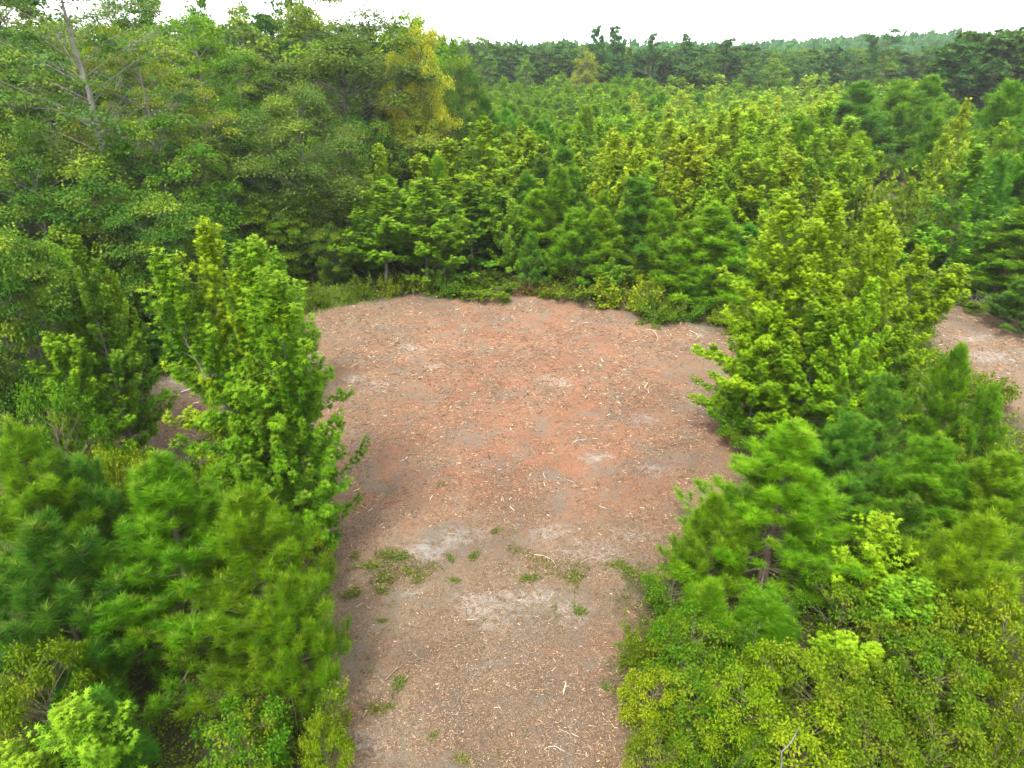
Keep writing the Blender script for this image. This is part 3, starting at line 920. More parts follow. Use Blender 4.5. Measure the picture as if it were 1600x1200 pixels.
# ------------------------------------------------------------------ trees set by eye: kind, name, top u, v, distance, width px, colour, label
G_NEAR = 'young trees round the near end of the clearing'
G_EDGE = 'young trees along the far edge of the clearing'
G_HARD = 'tall hardwoods left of the clearing'
T = [
    # left foreground
    ('pine', 'young_pine', 240, 690, 13.2, 300, 'pine', 'large fluffy young pine standing in front of the left sweetgum', G_NEAR, 0),
    ('pine', 'young_pine', 372, 752, 12.4, 250, 'pine', 'young pine touching the brown clearing at its near left edge, right of the larger pine', G_NEAR, 1),
    ('pine', 'young_pine', 118, 700, 14.6, 220, 'pineb', 'bluish young pine partly hidden behind the large fluffy left pine', G_NEAR, 2),
    ('pine', 'young_pine', 14, 640, 14.0, 230, 'pine', 'young pine with pale shoots cut by the left edge of the photo', G_NEAR, 0),
    ('pine', 'young_pine', 40, 790, 12.0, 260, 'pined', 'dark low young pine below the pale-shooted pine at the left edge', G_NEAR, 3),
    ('pine', 'young_pine', 440, 880, 11.4, 150, 'pine', 'low young pine leaning over the clearing edge below the left sweetgum', G_NEAR, 3),
    ('pinesap', 'young_pine', 155, 1055, 9.6, 120, 'pineb', 'small bluish pine behind the star-leaved sapling at lower left', G_NEAR, 0),
    ('pinesap', 'young_pine', 120, 1000, 11.0, 90, 'piney', 'round tufted pine sapling in deep shade below the large left pine', G_NEAR, 1),
    ('gumsap', 'young_sweetgum', 95, 1092, 8.7, 170, 'gumt', 'bright star-leaved sweetgum sapling at the lower left corner', G_NEAR, 0),
    ('gumsap', 'young_sweetgum', -25, 1165, 8.3, 150, 'gumt', 'star-leaved sapling top just showing in the bottom left corner', G_NEAR, 1),
    ('gum', 'young_sweetgum', 308, 330, 19.0, 185, 'gumy', 'tallest spire of the sweetgum clump left of the clearing, with yellowish top', G_NEAR, 0),
    ('gum', 'young_sweetgum', 385, 358, 18.2, 270, 'gum', 'broad bright sweetgum in front of the tallest left spire', G_NEAR, 2),
    ('gum', 'young_sweetgum', 448, 540, 17.2, 165, 'gum', 'lower right shoulder of the left sweetgum clump, leaning over brown mulch', G_NEAR, 3),
    ('gum', 'young_sweetgum', 365, 640, 16.9, 120, 'gum', 'lower left skirt of the left sweetgum clump beside the bare left track', G_NEAR, 3),
    ('gum', 'young_sweetgum', 395, 570, 16.9, 190, 'gumd', 'deep green sweetgum low in the middle of the left clump', G_NEAR, 3),
    ('gummid', 'young_sweetgum', 402, 368, 27.0, 100, 'gum', 'narrow sweetgum peeking out behind the left sweetgum clump', G_NEAR, 1),
    ('pinemid', 'young_pine', 418, 425, 27.5, 80, 'pineb', 'soft bluish pine behind the right side of the left sweetgum clump', G_NEAR, 0),
    ('gum', 'young_sweetgum', 112, 362, 22.5, 135, 'gumd', 'slender deep green sweetgum in front of the dark woods on the left', G_NEAR, 1),
    ('gum', 'young_sweetgum', 165, 415, 23.2, 100, 'gum', 'short sweetgum with a few yellow leaves right of the slender dark one', G_NEAR, 3),
    ('gum', 'young_sweetgum', 80, 515, 20.5, 170, 'gum', 'bushy sweetgum left of the bare track', G_NEAR, 3),
    ('small', 'understory_tree', -10, 385, 22.0, 200, 'oakd', 'dark tree with flat layered boughs at the left edge of the photo', G_HARD, 1),
    ('pinemid', 'young_pine', 215, 500, 31.5, 95, 'pineb', 'soft small pine at the far side of the bare left track', G_NEAR, 1),
    # right: the big sweetgum clump
    ('gum', 'young_sweetgum', 1236, 296, 24.6, 185, 'gumy', 'left spire of the big right sweetgum clump, yellowest at its top', 'sweetgums of the big right clump', 0),
    ('gum', 'young_sweetgum', 1302, 291, 25.2, 170, 'gumy', 'middle spire of the big right sweetgum clump with a thin pointed tip', 'sweetgums of the big right clump', 1),
    ('gum', 'young_sweetgum', 1378, 308, 25.6, 175, 'gumy', 'forked right-hand spire of the big right sweetgum clump', 'sweetgums of the big right clump', 2),
    ('gum', 'young_sweetgum', 1436, 375, 26.0, 140, 'gumy', 'lowest right-hand spire of the big right sweetgum clump', 'sweetgums of the big right clump', 0),
    ('gum', 'young_sweetgum', 1366, 428, 22.2, 120, 'gumy', 'slim yellow-tipped sweetgum in front of the big right clump', 'sweetgums of the big right clump', 1),
    ('gum', 'young_sweetgum', 1200, 465, 24.2, 150, 'gumy', 'sweetgum bulging over the clearing at the left of the big right clump', 'sweetgums of the big right clump', 3),
    ('gum', 'young_sweetgum', 1290, 455, 23.4, 190, 'gum', 'sweetgum filling the middle front of the big right clump', 'sweetgums of the big right clump', 3),
    ('gum', 'young_sweetgum', 1415, 500, 24.0, 130, 'gum', 'sweetgum low at the right flank of the big right clump', 'sweetgums of the big right clump', 3),
    ('gumsap', 'young_sweetgum', 1158, 590, 24.2, 85, 'gum', 'low sweetgum sprout at the foot of the big right clump beside brown mulch', 'sweetgums of the big right clump', 0),
    # right foreground
    ('pine', 'young_pine', 1242, 650, 15.8, 275, 'piney', 'large light green pine at the near right edge of the clearing', G_NEAR, 0),
    ('pine', 'young_pine', 1125, 760, 15.3, 130, 'pine', 'low pine bough clump hanging over the clearing left of the large right pine', G_NEAR, 3),
    ('pine', 'young_pine', 1336, 640, 18.5, 150, 'pineb', 'bluish pine between the large right pine and the sweetgum clump', G_NEAR, 1),
    ('pine', 'young_pine', 1398, 575, 20.4, 140, 'pineb', 'bluish pine directly in front of the sweetgum clump foot', G_NEAR, 2),
    ('pine', 'young_pine', 1508, 530, 21.5, 105, 'pine', 'thin-topped pine standing before the bare track on the right', G_NEAR, 1),
    ('pine', 'young_pine', 1558, 590, 20.8, 110, 'pine', 'pine just right of the thin-topped pine before the right track', G_NEAR, 2),
    ('pine', 'young_pine', 1478, 672, 16.6, 200, 'pine', 'broad pine with many upright shoots in the middle of the right foreground', G_NEAR, 0),
    ('pine', 'young_pine', 1578, 700, 15.8, 190, 'pine', 'pine right of the broad many-shooted pine, cut by the right edge', G_NEAR, 1),
    ('pine', 'young_pine', 1545, 790, 13.4, 190, 'piney', 'light green bushy pine at the right edge above the tangled shrubs', G_NEAR, 3),
    ('pine', 'young_pine', 1430, 770, 15.2, 150, 'pined', 'shaded pine behind the yellow-green star-leaved sapling', G_NEAR, 3),
    ('pinesap', 'young_pine', 1120, 905, 13.0, 110, 'pine', 'soft low pine sprig rising from shrubs below the large right pine', G_NEAR, 0),
    ('pinesap', 'young_pine', 1215, 930, 13.0, 120, 'pine', 'small pine tuft under the large right pine', G_NEAR, 1),
    ('gumsap', 'young_sweetgum', 1380, 795, 14.2, 130, 'gumy', 'yellow-green star-leaved sapling right of the large right pine', G_NEAR, 0),
    ('gumsap', 'young_sweetgum', 1440, 895, 13.0, 120, 'gumt', 'fresh green sweetgum sapling below the yellow-green star-leaved one', G_NEAR, 1),
    ('gumsap', 'young_sweetgum', 1330, 990, 11.6, 110, 'gumy', 'small yellowish sapling standing among the lower right shrubs', G_NEAR, 1),
    # right middle distance
    ('gummid', 'young_sweetgum', 1528, 222, 41.5, 115, 'gum', 'tall open sweetgum behind the right track with trunk showing at its foot', G_EDGE, 0),
    ('pinemid', 'young_pine', 1590, 318, 42.0, 140, 'pine', 'big pine at the right edge beyond the bare right track', G_EDGE, 1),
    ('pinemid', 'young_pine', 1622, 430, 36.0, 90, 'pined', 'dark pine cut by the right edge beside the bare right track', G_EDGE, 2),
    ('pinemid', 'young_pine', 1452, 345, 43.0, 100, 'pine', 'pine behind the right end of the big sweetgum clump', G_EDGE, 0),
    ('shrubmid', 'shrub', 1310, 268, 50.0, 130, 'olive', 'wide olive shrub behind the spires of the big right sweetgum clump', G_EDGE, 0),
    ('shrubmid', 'shrub', 1430, 258, 47.0, 150, 'olive', 'wide olive shrub left of the tall open sweetgum', G_EDGE, 1),
    ('gummid', 'young_sweetgum', 1293, 155, 62.0, 82, 'gumy', 'broad yellow-green sweetgum standing alone above the plantation, left of the dark pines', G_EDGE, 2),
    ('gummid', 'young_sweetgum', 1510, 150, 58.0, 62, 'gumyy', 'yellow spire-topped sweetgum in front of the dark pines at right', G_EDGE, 0),
    ('gummid', 'young_sweetgum', 1480, 205, 56.0, 60, 'gumy', 'yellow-green sweetgum below the yellow spire-topped one', G_EDGE, 1),
    ('pinemid', 'young_pine', 1350, 122, 84.0, 105, 'pineb', 'round pine left of the small bare patch', G_EDGE, 0),
    ('pinemid', 'young_pine', 1410, 118, 88.0, 95, 'pine', 'pine directly behind the small bare patch', G_EDGE, 2),
    ('pinemid', 'young_pine', 1478, 170, 66.0, 70, 'pine', 'pine with pointed shoots right of the second small bare patch', G_EDGE, 1),
    ('pinemid', 'young_pine', 1580, 118, 70.0, 110, 'pine', 'large pine at the right edge below the dark far pine wood', G_EDGE, 2),
    ('pinemid', 'young_pine', 1460, 112, 90.0, 80, 'pine', 'pine in front of the dark far pine wood, left of the yellow spire', G_EDGE, 0),
    ('shrubmid', 'shrub', 1325, 212, 70.0, 55, 'olive', 'grey-green shrub left of the small bare patch', G_EDGE, 0),
    # far edge of the clearing
    ('gumtrunk', 'young_sweetgum', 592, 282, 44.0, 140, 'gum', 'sweetgum with bare trunk showing at the far left edge of the clearing', G_EDGE, 0),
    ('gumtrunk', 'young_sweetgum', 660, 276, 44.3, 135, 'gum', 'sweetgum with thin bare stem, right of the one with the thicker trunk', G_EDGE, 1),
    ('gummid', 'young_sweetgum', 690, 330, 43.9, 75, 'gumt', 'fresh green low sweetgum leaning right of the thin-stemmed one', G_EDGE, 2),
    ('gummid', 'young_sweetgum', 757, 178, 51.0, 125, 'gumy', 'tallest yellow-tipped sweetgum behind the far edge of the clearing', G_EDGE, 0),
    ('gummid', 'young_sweetgum', 700, 212, 52.0, 100, 'gumy', 'second tallest sweetgum, just left of the tallest yellow-tipped one', G_EDGE, 1),
    ('gummid', 'young_sweetgum', 735, 280, 47.5, 110, 'gumd', 'deep green sweetgum below the tallest yellow-tipped one', G_EDGE, 2),
    ('gummid', 'young_sweetgum', 565, 240, 54.0, 70, 'gum', 'narrow sweetgum rising behind the two with bare trunks', G_EDGE, 1),
    ('gummid', 'young_sweetgum', 608, 232, 55.0, 60, 'gum', 'pointed sweetgum rising between the two with bare trunks', G_EDGE, 0),
    ('gummid', 'young_sweetgum', 482, 288, 47.0, 110, 'gumy', 'round yellow-green sweetgum behind the grass strip', G_EDGE, 2),
    ('gummid', 'young_sweetgum', 325, 268, 46.0, 60, 'gum', 'small bright sweetgum before the dark woods, left of its twin', G_EDGE, 0),
    ('gummid', 'young_sweetgum', 420, 250, 50.0, 65, 'gum', 'small bright sweetgum before the dark woods, right of its twin', G_EDGE, 1),
    ('small', 'understory_tree', 360, 300, 44.0, 110, 'oakl', 'olive bushy tree behind the left sweetgum clump', G_EDGE, 0),
    ('small', 'understory_tree', 520, 360, 44.5, 70, 'oak', 'low green tree at the end of the grass strip', G_EDGE, 2),
    ('small', 'understory_tree', 445, 330, 45.0, 90, 'oakl', 'low light green tree above the grass strip', G_EDGE, 1),
    ('pinemid', 'young_pine', 838, 292, 46.5, 90, 'piney', 'pine at the far edge with a small pointed pine before it', G_EDGE, 0),
    ('pinemid', 'young_pine', 829, 360, 43.2, 42, 'pineb', 'small pointed pine directly above the red-brown dead brush', G_EDGE, 2),
    ('pinemid', 'young_pine', 845, 238, 54.0, 60, 'pined', 'dark narrow pine right of the tallest yellow-tipped sweetgum', G_EDGE, 1),
    ('pinemid', 'young_pine', 880, 225, 55.0, 85, 'pineb', 'bluish pine behind the middle of the far edge', G_EDGE, 0),
    ('pinemid', 'young_pine', 902, 318, 44.2, 85, 'pine', 'pine above the first weeds right of the dead brush', G_EDGE, 2),
    ('pinemid', 'young_pine', 950, 316, 44.8, 80, 'piney', 'slim pine behind the yellow-green bush on the far edge', G_EDGE, 1),
    ('pinemid', 'young_pine', 1000, 272, 46.0, 110, 'pineb', 'tall soft pine in the middle of the far edge row', G_EDGE, 0),
    ('pinemid', 'young_pine', 1045, 306, 44.0, 75, 'piney', 'slim light green pine right of the tall soft one', G_EDGE, 2),
    ('pinemid', 'young_pine', 1122, 312, 40.5, 125, 'piney', 'broad bright pine at the far right corner of the clearing', G_EDGE, 1),
    ('pinemid', 'young_pine', 1080, 340, 42.0, 80, 'pine', 'pine left of the broad corner pine', G_EDGE, 0),
    ('pinemid', 'young_pine', 1165, 345, 42.5, 75, 'pineb', 'bluish pine squeezed behind the left side of the big right sweetgum clump', G_EDGE, 2),
    ('pinemid', 'young_pine', 1090, 415, 39.6, 60, 'pine', 'short pine at the foot of the broad corner pine', G_EDGE, 0),
    ('gummid', 'young_sweetgum', 800, 308, 45.5, 55, 'gumt', 'light slim sweetgum left of the far edge pines', G_EDGE, 1),
    ('gummid', 'young_sweetgum', 955, 400, 41.5, 40, 'gumt', 'thin fresh green sapling above the yellow-green bush', G_EDGE, 1),
    ('gummid', 'young_sweetgum', 905, 235, 53.0, 60, 'gumy', 'yellow-green sweetgum behind the bluish pine', G_EDGE, 2),
    ('gummid', 'young_sweetgum', 985, 205, 55.5, 75, 'gumy', 'yellowish sweetgum with two tips behind the tall soft pine', G_EDGE, 0),
    ('gummid', 'young_sweetgum', 1110, 240, 53.0, 70, 'gumy', 'yellowish sweetgum behind the broad corner pine', G_EDGE, 2),
    ('gummid', 'young_sweetgum', 1165, 205, 57.0, 80, 'gumyy', 'yellow spire behind the left side of the big right sweetgum clump', G_EDGE, 0),
    ('shrubmid', 'shrub', 985, 425, 40.0, 85, 'shry', 'yellow-green bush at the far edge of the brown clearing', G_EDGE, 0),
    ('shrubmid', 'shrub', 905, 425, 42.0, 90, 'olive', 'olive weeds heaped right of the red-brown dead brush', G_EDGE, 1),
    ('shrubmid', 'shrub', 770, 430, 43.5, 110, 'olive', 'olive weeds heaped left of the red-brown dead brush', G_EDGE, 0),
    ('shrubmid', 'shrub', 1040, 450, 39.5, 70, 'shr', 'green weeds right of the yellow-green bush', G_EDGE, 1),
    ('shrubmid', 'shrub', 705, 432, 44.6, 60, 'shr', 'green shrub between the thin-stemmed sweetgum and the olive weeds', G_EDGE, 1),
    ('shrubmid', 'shrub', 1515, 455, 41.0, 110, 'olive', 'brown-green brush under the tall open sweetgum', G_EDGE, 0),
    ('shrubmid', 'shrub', 1590, 465, 40.5, 90, 'shr', 'green shrub at the right edge beyond the bare right track', G_EDGE, 1),
    # tall hardwoods on the left
    ('airy', 'hardwood_tree', 95, -35, 42.0, 330, 'oakg', 'tall thin-leaved hardwood with a pale grey trunk and long flat limbs', G_HARD, 0),
    ('airy', 'hardwood_tree', 215, 80, 45.0, 220, 'oaky', 'yellowish thin-leaved tree with flat limbs beside the pale trunk', G_HARD, 0),
    ('oak', 'hardwood_tree', -20, -20, 50.0, 200, 'oakg', 'hardwood filling the top left corner', G_HARD, 0),
    ('oak', 'hardwood_tree', 190, 4, 62.0, 170, 'oak', 'tall hardwood with wispy skyline twigs right of the pale-trunked tree', G_HARD, 1),
    ('oak', 'hardwood_tree', 300, 45, 58.0, 190, 'oakl', 'light green round-topped hardwood under the skyline gap', G_HARD, 2),
    ('oakfar', 'hardwood_tree', 312, 4, 80.0, 70, 'oak', 'thin tree sticking up into the sky above the light green hardwood', G_HARD, 0),
    ('oakfar', 'hardwood_tree', 440, 8, 82.0, 130, 'oakd', 'dark skyline tree with sky gaps left of the great spreading oak', G_HARD, 1),
    ('oakfar', 'hardwood_tree', 385, 35, 78.0, 100, 'oak', 'skyline tree between the thin one and the dark gappy one', G_HARD, 2),
    ('oak', 'hardwood_tree', 528, 28, 60.0, 270, 'oakg', 'great spreading oak with pale limbs in the middle of the hardwoods', G_HARD, 0),
    ('oakfar', 'hardwood_tree', 645, 38, 84.0, 110, 'oakl', 'light green skyline tree behind the yellow one', G_HARD, 0),
    ('oak', 'hardwood_tree', 648, 56, 61.6, 108, 'gold', 'yellow-leaved tree at the right side of the great spreading oak', G_HARD, 1),
    ('oakfar', 'hardwood_tree', 702, 72, 88.0, 85, 'oakl', 'light green tree at the right end of the tall hardwoods', G_HARD, 1),
    ('oak', 'hardwood_tree', 455, 150, 47.0, 200, 'oakg', 'grey-green rounded tree in front of the great spreading oak', G_HARD, 1),
    ('oak', 'hardwood_tree', 372, 105, 56.0, 170, 'oak', 'dense hardwood between the light green one and the great oak', G_HARD, 2),
    ('small', 'understory_tree', 235, 205, 40.0, 200, 'oak', 'bushy tree below the yellowish flat-limbed tree', G_HARD, 0),
    ('small', 'understory_tree', 150, 300, 34.0, 210, 'oakd', 'dark bushy tree behind the slender sweetgum on the left', G_HARD, 2),
    ('small', 'understory_tree', 255, 325, 33.0, 180, 'oakd', 'dark round tree left of the tallest left sweetgum spire', G_HARD, 1),
    ('small', 'understory_tree', 45, 270, 34.0, 220, 'oakd', 'dark tree under the pale grey trunk at far left', G_HARD, 0),
    ('small', 'understory_tree', 330, 200, 47.0, 160, 'oakg', 'grey-green tree below the dense hardwood', G_HARD, 1),
    ('small', 'understory_tree', 560, 190, 56.0, 120, 'oakd', 'dark tree under the great spreading oak', G_HARD, 2),
    ('small', 'understory_tree', 640, 165, 60.0, 90, 'oaky', 'yellowish low tree under the yellow-leaved one', G_HARD, 0),
    ('small', 'understory_tree', 205, 400, 33.5, 130, 'oakd', 'low dark tree behind the far side of the bare left track', G_HARD, 1),
    ('small', 'understory_tree', -10, 195, 38.0, 170, 'oak', 'understory tree at the far left edge below the corner hardwood', G_HARD, 2),
    ('small', 'understory_tree', 40, 470, 25.0, 150, 'oakd', 'dark low tree between the layered tree and the slender sweetgum', G_HARD, 2),
    ('pinemid', 'cedar', 757, 142, 66.0, 58, 'pined', 'dark pointed evergreen standing free right of the hardwoods', G_HARD, 0),
    ('small', 'understory_tree', 715, 105, 76.0, 75, 'oakd', 'dark rounded tree behind the free-standing dark evergreen', G_HARD, 1),
    ('small', 'understory_tree', 700, 160, 64.0, 80, 'oak', 'dull green tree left of the free-standing dark evergreen', G_HARD, 2),
]
for key, name, u, v, Y, wp, col, lab, grp, var in T:
    tree_px(key, name, u, v, Y, wp, col, lab, 'shrub' if name == 'shrub' else 'tree', grp, var)

# shrubs of the near corners: top u, v, distance, width px, colour, label
G_SH = 'shrubs at the near end of the clearing'
SH = [
    (445, 1065, 10.2, 170, 'olive', 'olive small-leaved shrub at the lower left edge of the clearing', 1),
    (370, 1110, 9.6, 140, 'shr', 'green shrub between the dark pine shade and the olive lower left shrub', 0),
    (500, 1120, 9.5, 80, 'shry', 'yellowish shrub tip nearest the mulch at lower left', 2),
    (35, 1005, 10.0, 150, 'olive', 'olive shrub with upright reddish tips at the left edge', 3),
    (110, 1080, 9.6, 110, 'shr', 'low shrub behind the star-leaved sapling at lower left', 0),
    (480, 800, 17.0, 95, 'shr', 'dark green shrub under the right shoulder of the left sweetgum clump', 2),
    (470, 850, 15.4, 90, 'olive', 'low olive shrub between the left pines and the mulch', 0),
    (105, 610, 20.0, 110, 'shr', 'leafy shrub at the left end of the bare left track', 1),
    (60, 590, 18.0, 150, 'shr', 'leafy green shrub below the bushy sweetgum on the left', 3),
    (195, 690, 16.8, 95, 'olive', 'weedy olive shrub on the near side of the bare left track', 2),
    (180, 690, 16.4, 110, 'shry', 'yellowish weeds between the left pines and the bare left track', 0),
    (300, 700, 16.5, 110, 'shr', 'shrub under the left edge of the left sweetgum clump', 2),
    (1055, 890, 14.6, 90, 'shr', 'mixed shrub at the corner of the mulch below the large right pine', 0),
    (1025, 965, 12.6, 100, 'olive', 'dark olive shrub with reddish leaves beside the mulch on the right', 1),
    (1090, 950, 12.4, 130, 'shr', 'glossy shrub behind the dark olive one on the right', 2),
    (1025, 1055, 10.8, 110, 'shry', 'bright shrub poking out over the mulch at lower right', 3),
    (1100, 1040, 10.8, 150, 'shr', 'green shrub right of the bright one poking over the mulch', 0),
    (1165, 990, 11.8, 140, 'shr', 'dark shrub under the small pine tuft', 1),
    (1235, 1015, 10.9, 160, 'shry', 'yellow shrub with a few orange leaves in the lower right tangle', 2),
    (1170, 1060, 10.2, 140, 'shry', 'yellow-green shrub left of the bare pale stick', 3),
    (1310, 1050, 10.4, 160, 'olive', 'olive shrub right of the yellow orange-leaved one', 0),
    (1400, 980, 11.6, 150, 'olive', 'olive shrub at the foot of the fresh green sapling', 1),
    (1480, 1020, 10.9, 160, 'shr', 'broad-leaved green shrub in the middle of the lower right tangle', 3),
    (1510, 940, 12.2, 160, 'olive', 'shaded shrub below the light green bushy right pine', 2),
    (1590, 930, 12.0, 140, 'shry', 'yellow-green shrub cut by the right edge under the pines', 0),
    (1580, 1040, 10.4, 150, 'olive', 'olive shrub cut by the right edge in the lower corner', 1),
    (1040, 1145, 9.3, 120, 'olive', 'small-leaved olive shrub at the bottom edge beside the mulch', 2),
    (1130, 1125, 9.4, 150, 'shr', 'green shrub at the bottom edge left of the bare pale stick', 1),
    (1255, 1120, 9.4, 160, 'shry', 'yellow-green shrub at the bottom edge right of the bare pale stick', 0),
    (1370, 1110, 9.5, 160, 'olive', 'olive-brown shrub at the bottom edge below the right tangle', 3),
    (1480, 1110, 9.5, 160, 'olive', 'olive shrub at the bottom edge with a dark gap on its right', 2),
    (1590, 1130, 9.3, 150, 'shry', 'yellowish shrub in the bottom right corner', 1),
    (1185, 640, 23.6, 110, 'shr', 'dark shrub at the trunk foot of the big right sweetgum clump', 2),
    (1570, 650, 19.4, 130, 'olive', 'weedy shrub beside the near side of the bare right track', 1),
    (1330, 900, 13.4, 120, 'shr', 'shrub between the large right pine and the star-leaved saplings', 0),
]
for u, v, Y, wp, col, lab, var in SH:
    tree_px('shrub', 'shrub', u, v, Y, wp, col, lab, 'shrub', G_SH, var, hmin=0.5)

# ------------------------------------------------------------------ the rest of the hardwoods, the plantation and the far tree line
auto = []      # things to be labelled from their colour, size and place once all stand
def auto_plant(key, name, x, y, h, rad, colkey, what, group, size=''):
    o = plant(key, name, x, y, h, rad, colkey, 'x', 'shrub' if what == 'shrub' else 'tree', group)
    z = tz(x, y)
    u, v = project(x, y, z + h)
    auto.append((o, u, v, y, CNAME.get(colkey, ''), what, size))

def free(x, y, need):
    for a, b, r in placed:
        if abs(a - x) < need and abs(b - y) < need and math.hypot(a - x, b - y) < need:
            return False
    return True

rf = random.Random(19)
# hardwoods behind the front ones, up to their right end near column 690
y = 62.0
while y < 118:
    s = 7.6
    x0, x1 = spot(-60, 100, y)[0], spot(690, 100, y)[0]
    x = x0 + rf.uniform(0, s)
    while x < x1:
        xx, yy = x + rf.uniform(-1.5, 1.5), y + rf.uniform(-2, 2)
        u = project(xx, yy, 12)[0]
        if free(xx, yy, 4.4):
            sky_v = 44 + 22 * vnoise(np.array([u]), np.array([y]), 60, 4)[0] + (10 if u > 560 else 0)
            h = min(18.5, spot(u, sky_v, yy)[1])
            auto_plant('oakfar', 'hardwood_tree', xx, yy, h, rf.uniform(3.6, 4.8), rf.choice(['oak', 'oakd', 'oakg', 'oakl', 'oak']), 'hardwood', 'hardwoods filling the wood behind the front ones')
        x += s
    y += 8.5
# understory along the front of the hardwoods
for k in range(46):
    yy = rf.uniform(27, 60)
    u = rf.uniform(-40, 600 if yy > 50 else 470 if yy > 44 else 250)
    xx = spot(u, 300, yy)[0]
    if free(xx, yy, 2.5) and cleared_sdf(np.array([xx]), np.array([yy]))[0] < -2.0:
        auto_plant('small', 'understory_tree', xx, yy, rf.uniform(4, 8.0), rf.uniform(1.9, 2.8), rf.choice(['oak', 'oakd', 'oakd', 'oakl']), 'understory tree', 'low trees under the tall hardwoods')

# weeds and low shrubs along the rims of the cleared ground
k = 0
for q in range(4000):
    if k >= 44:
        break
    yy = rf.uniform(25, 46)
    xx = rf.uniform(-0.72, 0.8) * yy * 0.97
    dd = cleared_sdf(np.array([xx]), np.array([yy]))[0]
    if -1.3 < dd < -0.35 and free(xx, yy, 0.9) and not project(xx, yy, 0)[0] < 345:
        k += 1
        auto_plant('shrubmid', 'shrub', xx, yy, rf.uniform(0.7, 1.7), rf.uniform(0.7, 1.3), rf.choice(['olive', 'shr', 'olive', 'shry', 'shr']), 'shrub', 'low shrubs along the rims of the cleared ground')

# darker pine wood at the right, nearer than the tree line
for k in range(60):
    uu = rf.uniform(1478, 1680)
    yy = rf.uniform(122, 150)
    x = spot(uu, 100, yy)[0]
    if not free(x, yy, 3.0):
        continue
    zt_ = spot(uu, float(np.interp(uu, [1478, 1510, 1600], [80, 57, 52])) + rf.uniform(-3, 10), yy)[1]
    auto_plant('tallpine', 'tall_pine', x, yy, zt_ - tz(x, yy), rf.uniform(2.6, 3.6), rf.choice(['pined', 'far', 'oakd']), 'tall pine', 'dark pine wood at the right edge')

# plantation: rows of young pine and sweetgum from the far edge of the clearing to the tree line
cand = []
Y = 46.0
while Y < 187:
    s = 2.5 + (Y - 46) * 0.013
    ul = 690 if Y > 60 else 540
    x0, x1 = spot(ul, 200, Y)[0], spot(1640, 200, Y)[0]
    x = x0 + rf.uniform(0, s)
    while x < x1:
        xx, yy = x + rf.uniform(-.35, .35) * s, Y + rf.uniform(-.4, .4) * s
        x += s
        if not free(xx, yy, 0.62 * s) or cleared_sdf(np.array([xx]), np.array([yy]))[0] > -1.6:
            continue
        placed.append((xx, yy, 1.0))
        ht = 5.0 + 3.6 * vnoise(np.array([xx]), np.array([yy]), 9, 55)[0] + (0.9 if yy < 62 else 0)
        ub, vb = project(xx, yy, 0)
        ut, vt = project(xx, yy, ht)
        mg = 2.3 * FPX / yy
        if yy < 108 and any(a - mg < ub < b + mg and vt < d and vb > c for a, b, c, d in ((1370, 1398, 230, 262), (1410, 1438, 252, 290))):
            continue
        u, v = project(xx, yy, 6.5)
        yel = vnoise(np.array([xx]), np.array([yy]), 11, 51)[0] + (0.5 if 1040 < u < 1320 and 128 < v < 228 else -0.12 if u < 930 else 0) + (0.14 if 940 < u < 1220 and v >= 228 else 0)
        pin = vnoise(np.array([xx]), np.array([yy]), 13, 52)[0] + 0.25 * rf.random()
        if u > 1330 and yy < 130:
            pin += 0.2
        if yy > 135:
            pin += 0.15
        if yel < 0.74 and pin > 0.52:
            cand.append((yy, xx, 'pine', ht * rf.uniform(0.8, 1.2), rf.choice(['pine', 'piney', 'pine', 'piney', 'piney', 'pineb'] if yy > 60 else ['pine', 'pineb', 'pine', 'pineb', 'piney', 'pined'])))
        else:
            c = rf.choice(['gumyy', 'gumy', 'gumyy']) if yel > 0.86 else rf.choice(['gumy', 'gumy', 'gumyy', 'gum']) if yel > 0.66 else rf.choice(['gum', 'gumy', 'gumy', 'gumy'])
            cand.append((yy, xx, 'gum', ht * rf.uniform(0.75, 1.25), c))
    Y += s * 0.95
cand.sort()
left = {'pine': 300 - sum(1 for o in COL.objects if o.name.startswith('young_pine')), 'gum': 300 - sum(1 for o in COL.objects if o.name.startswith('young_sweetgum'))}
rest = []
for yy, xx, sp, hh, c in cand:
    near = yy < 72
    rad = rf.uniform(1.5, 2.1) * (1 + (yy - 46) * .0022) * (hh / 6.6) ** 0.5
    if left[sp] > 0:
        left[sp] -= 1
        if sp == 'pine':
            auto_plant('pinemid' if near else 'pinefar', 'young_pine', xx, yy, hh, rad, c, 'young pine', 'young pines of the plantation', 'tall' if hh > 6.8 else 'short' if hh < 5.8 else '')
        else:
            auto_plant('gummid' if near else 'gumfar', 'young_sweetgum', xx, yy, hh, rad, c, 'young sweetgum', 'young sweetgums of the plantation', 'tall' if hh > 6.8 else 'short' if hh < 5.7 else '')
    else:
        rest.append((yy, xx, sp, hh, rad, c))

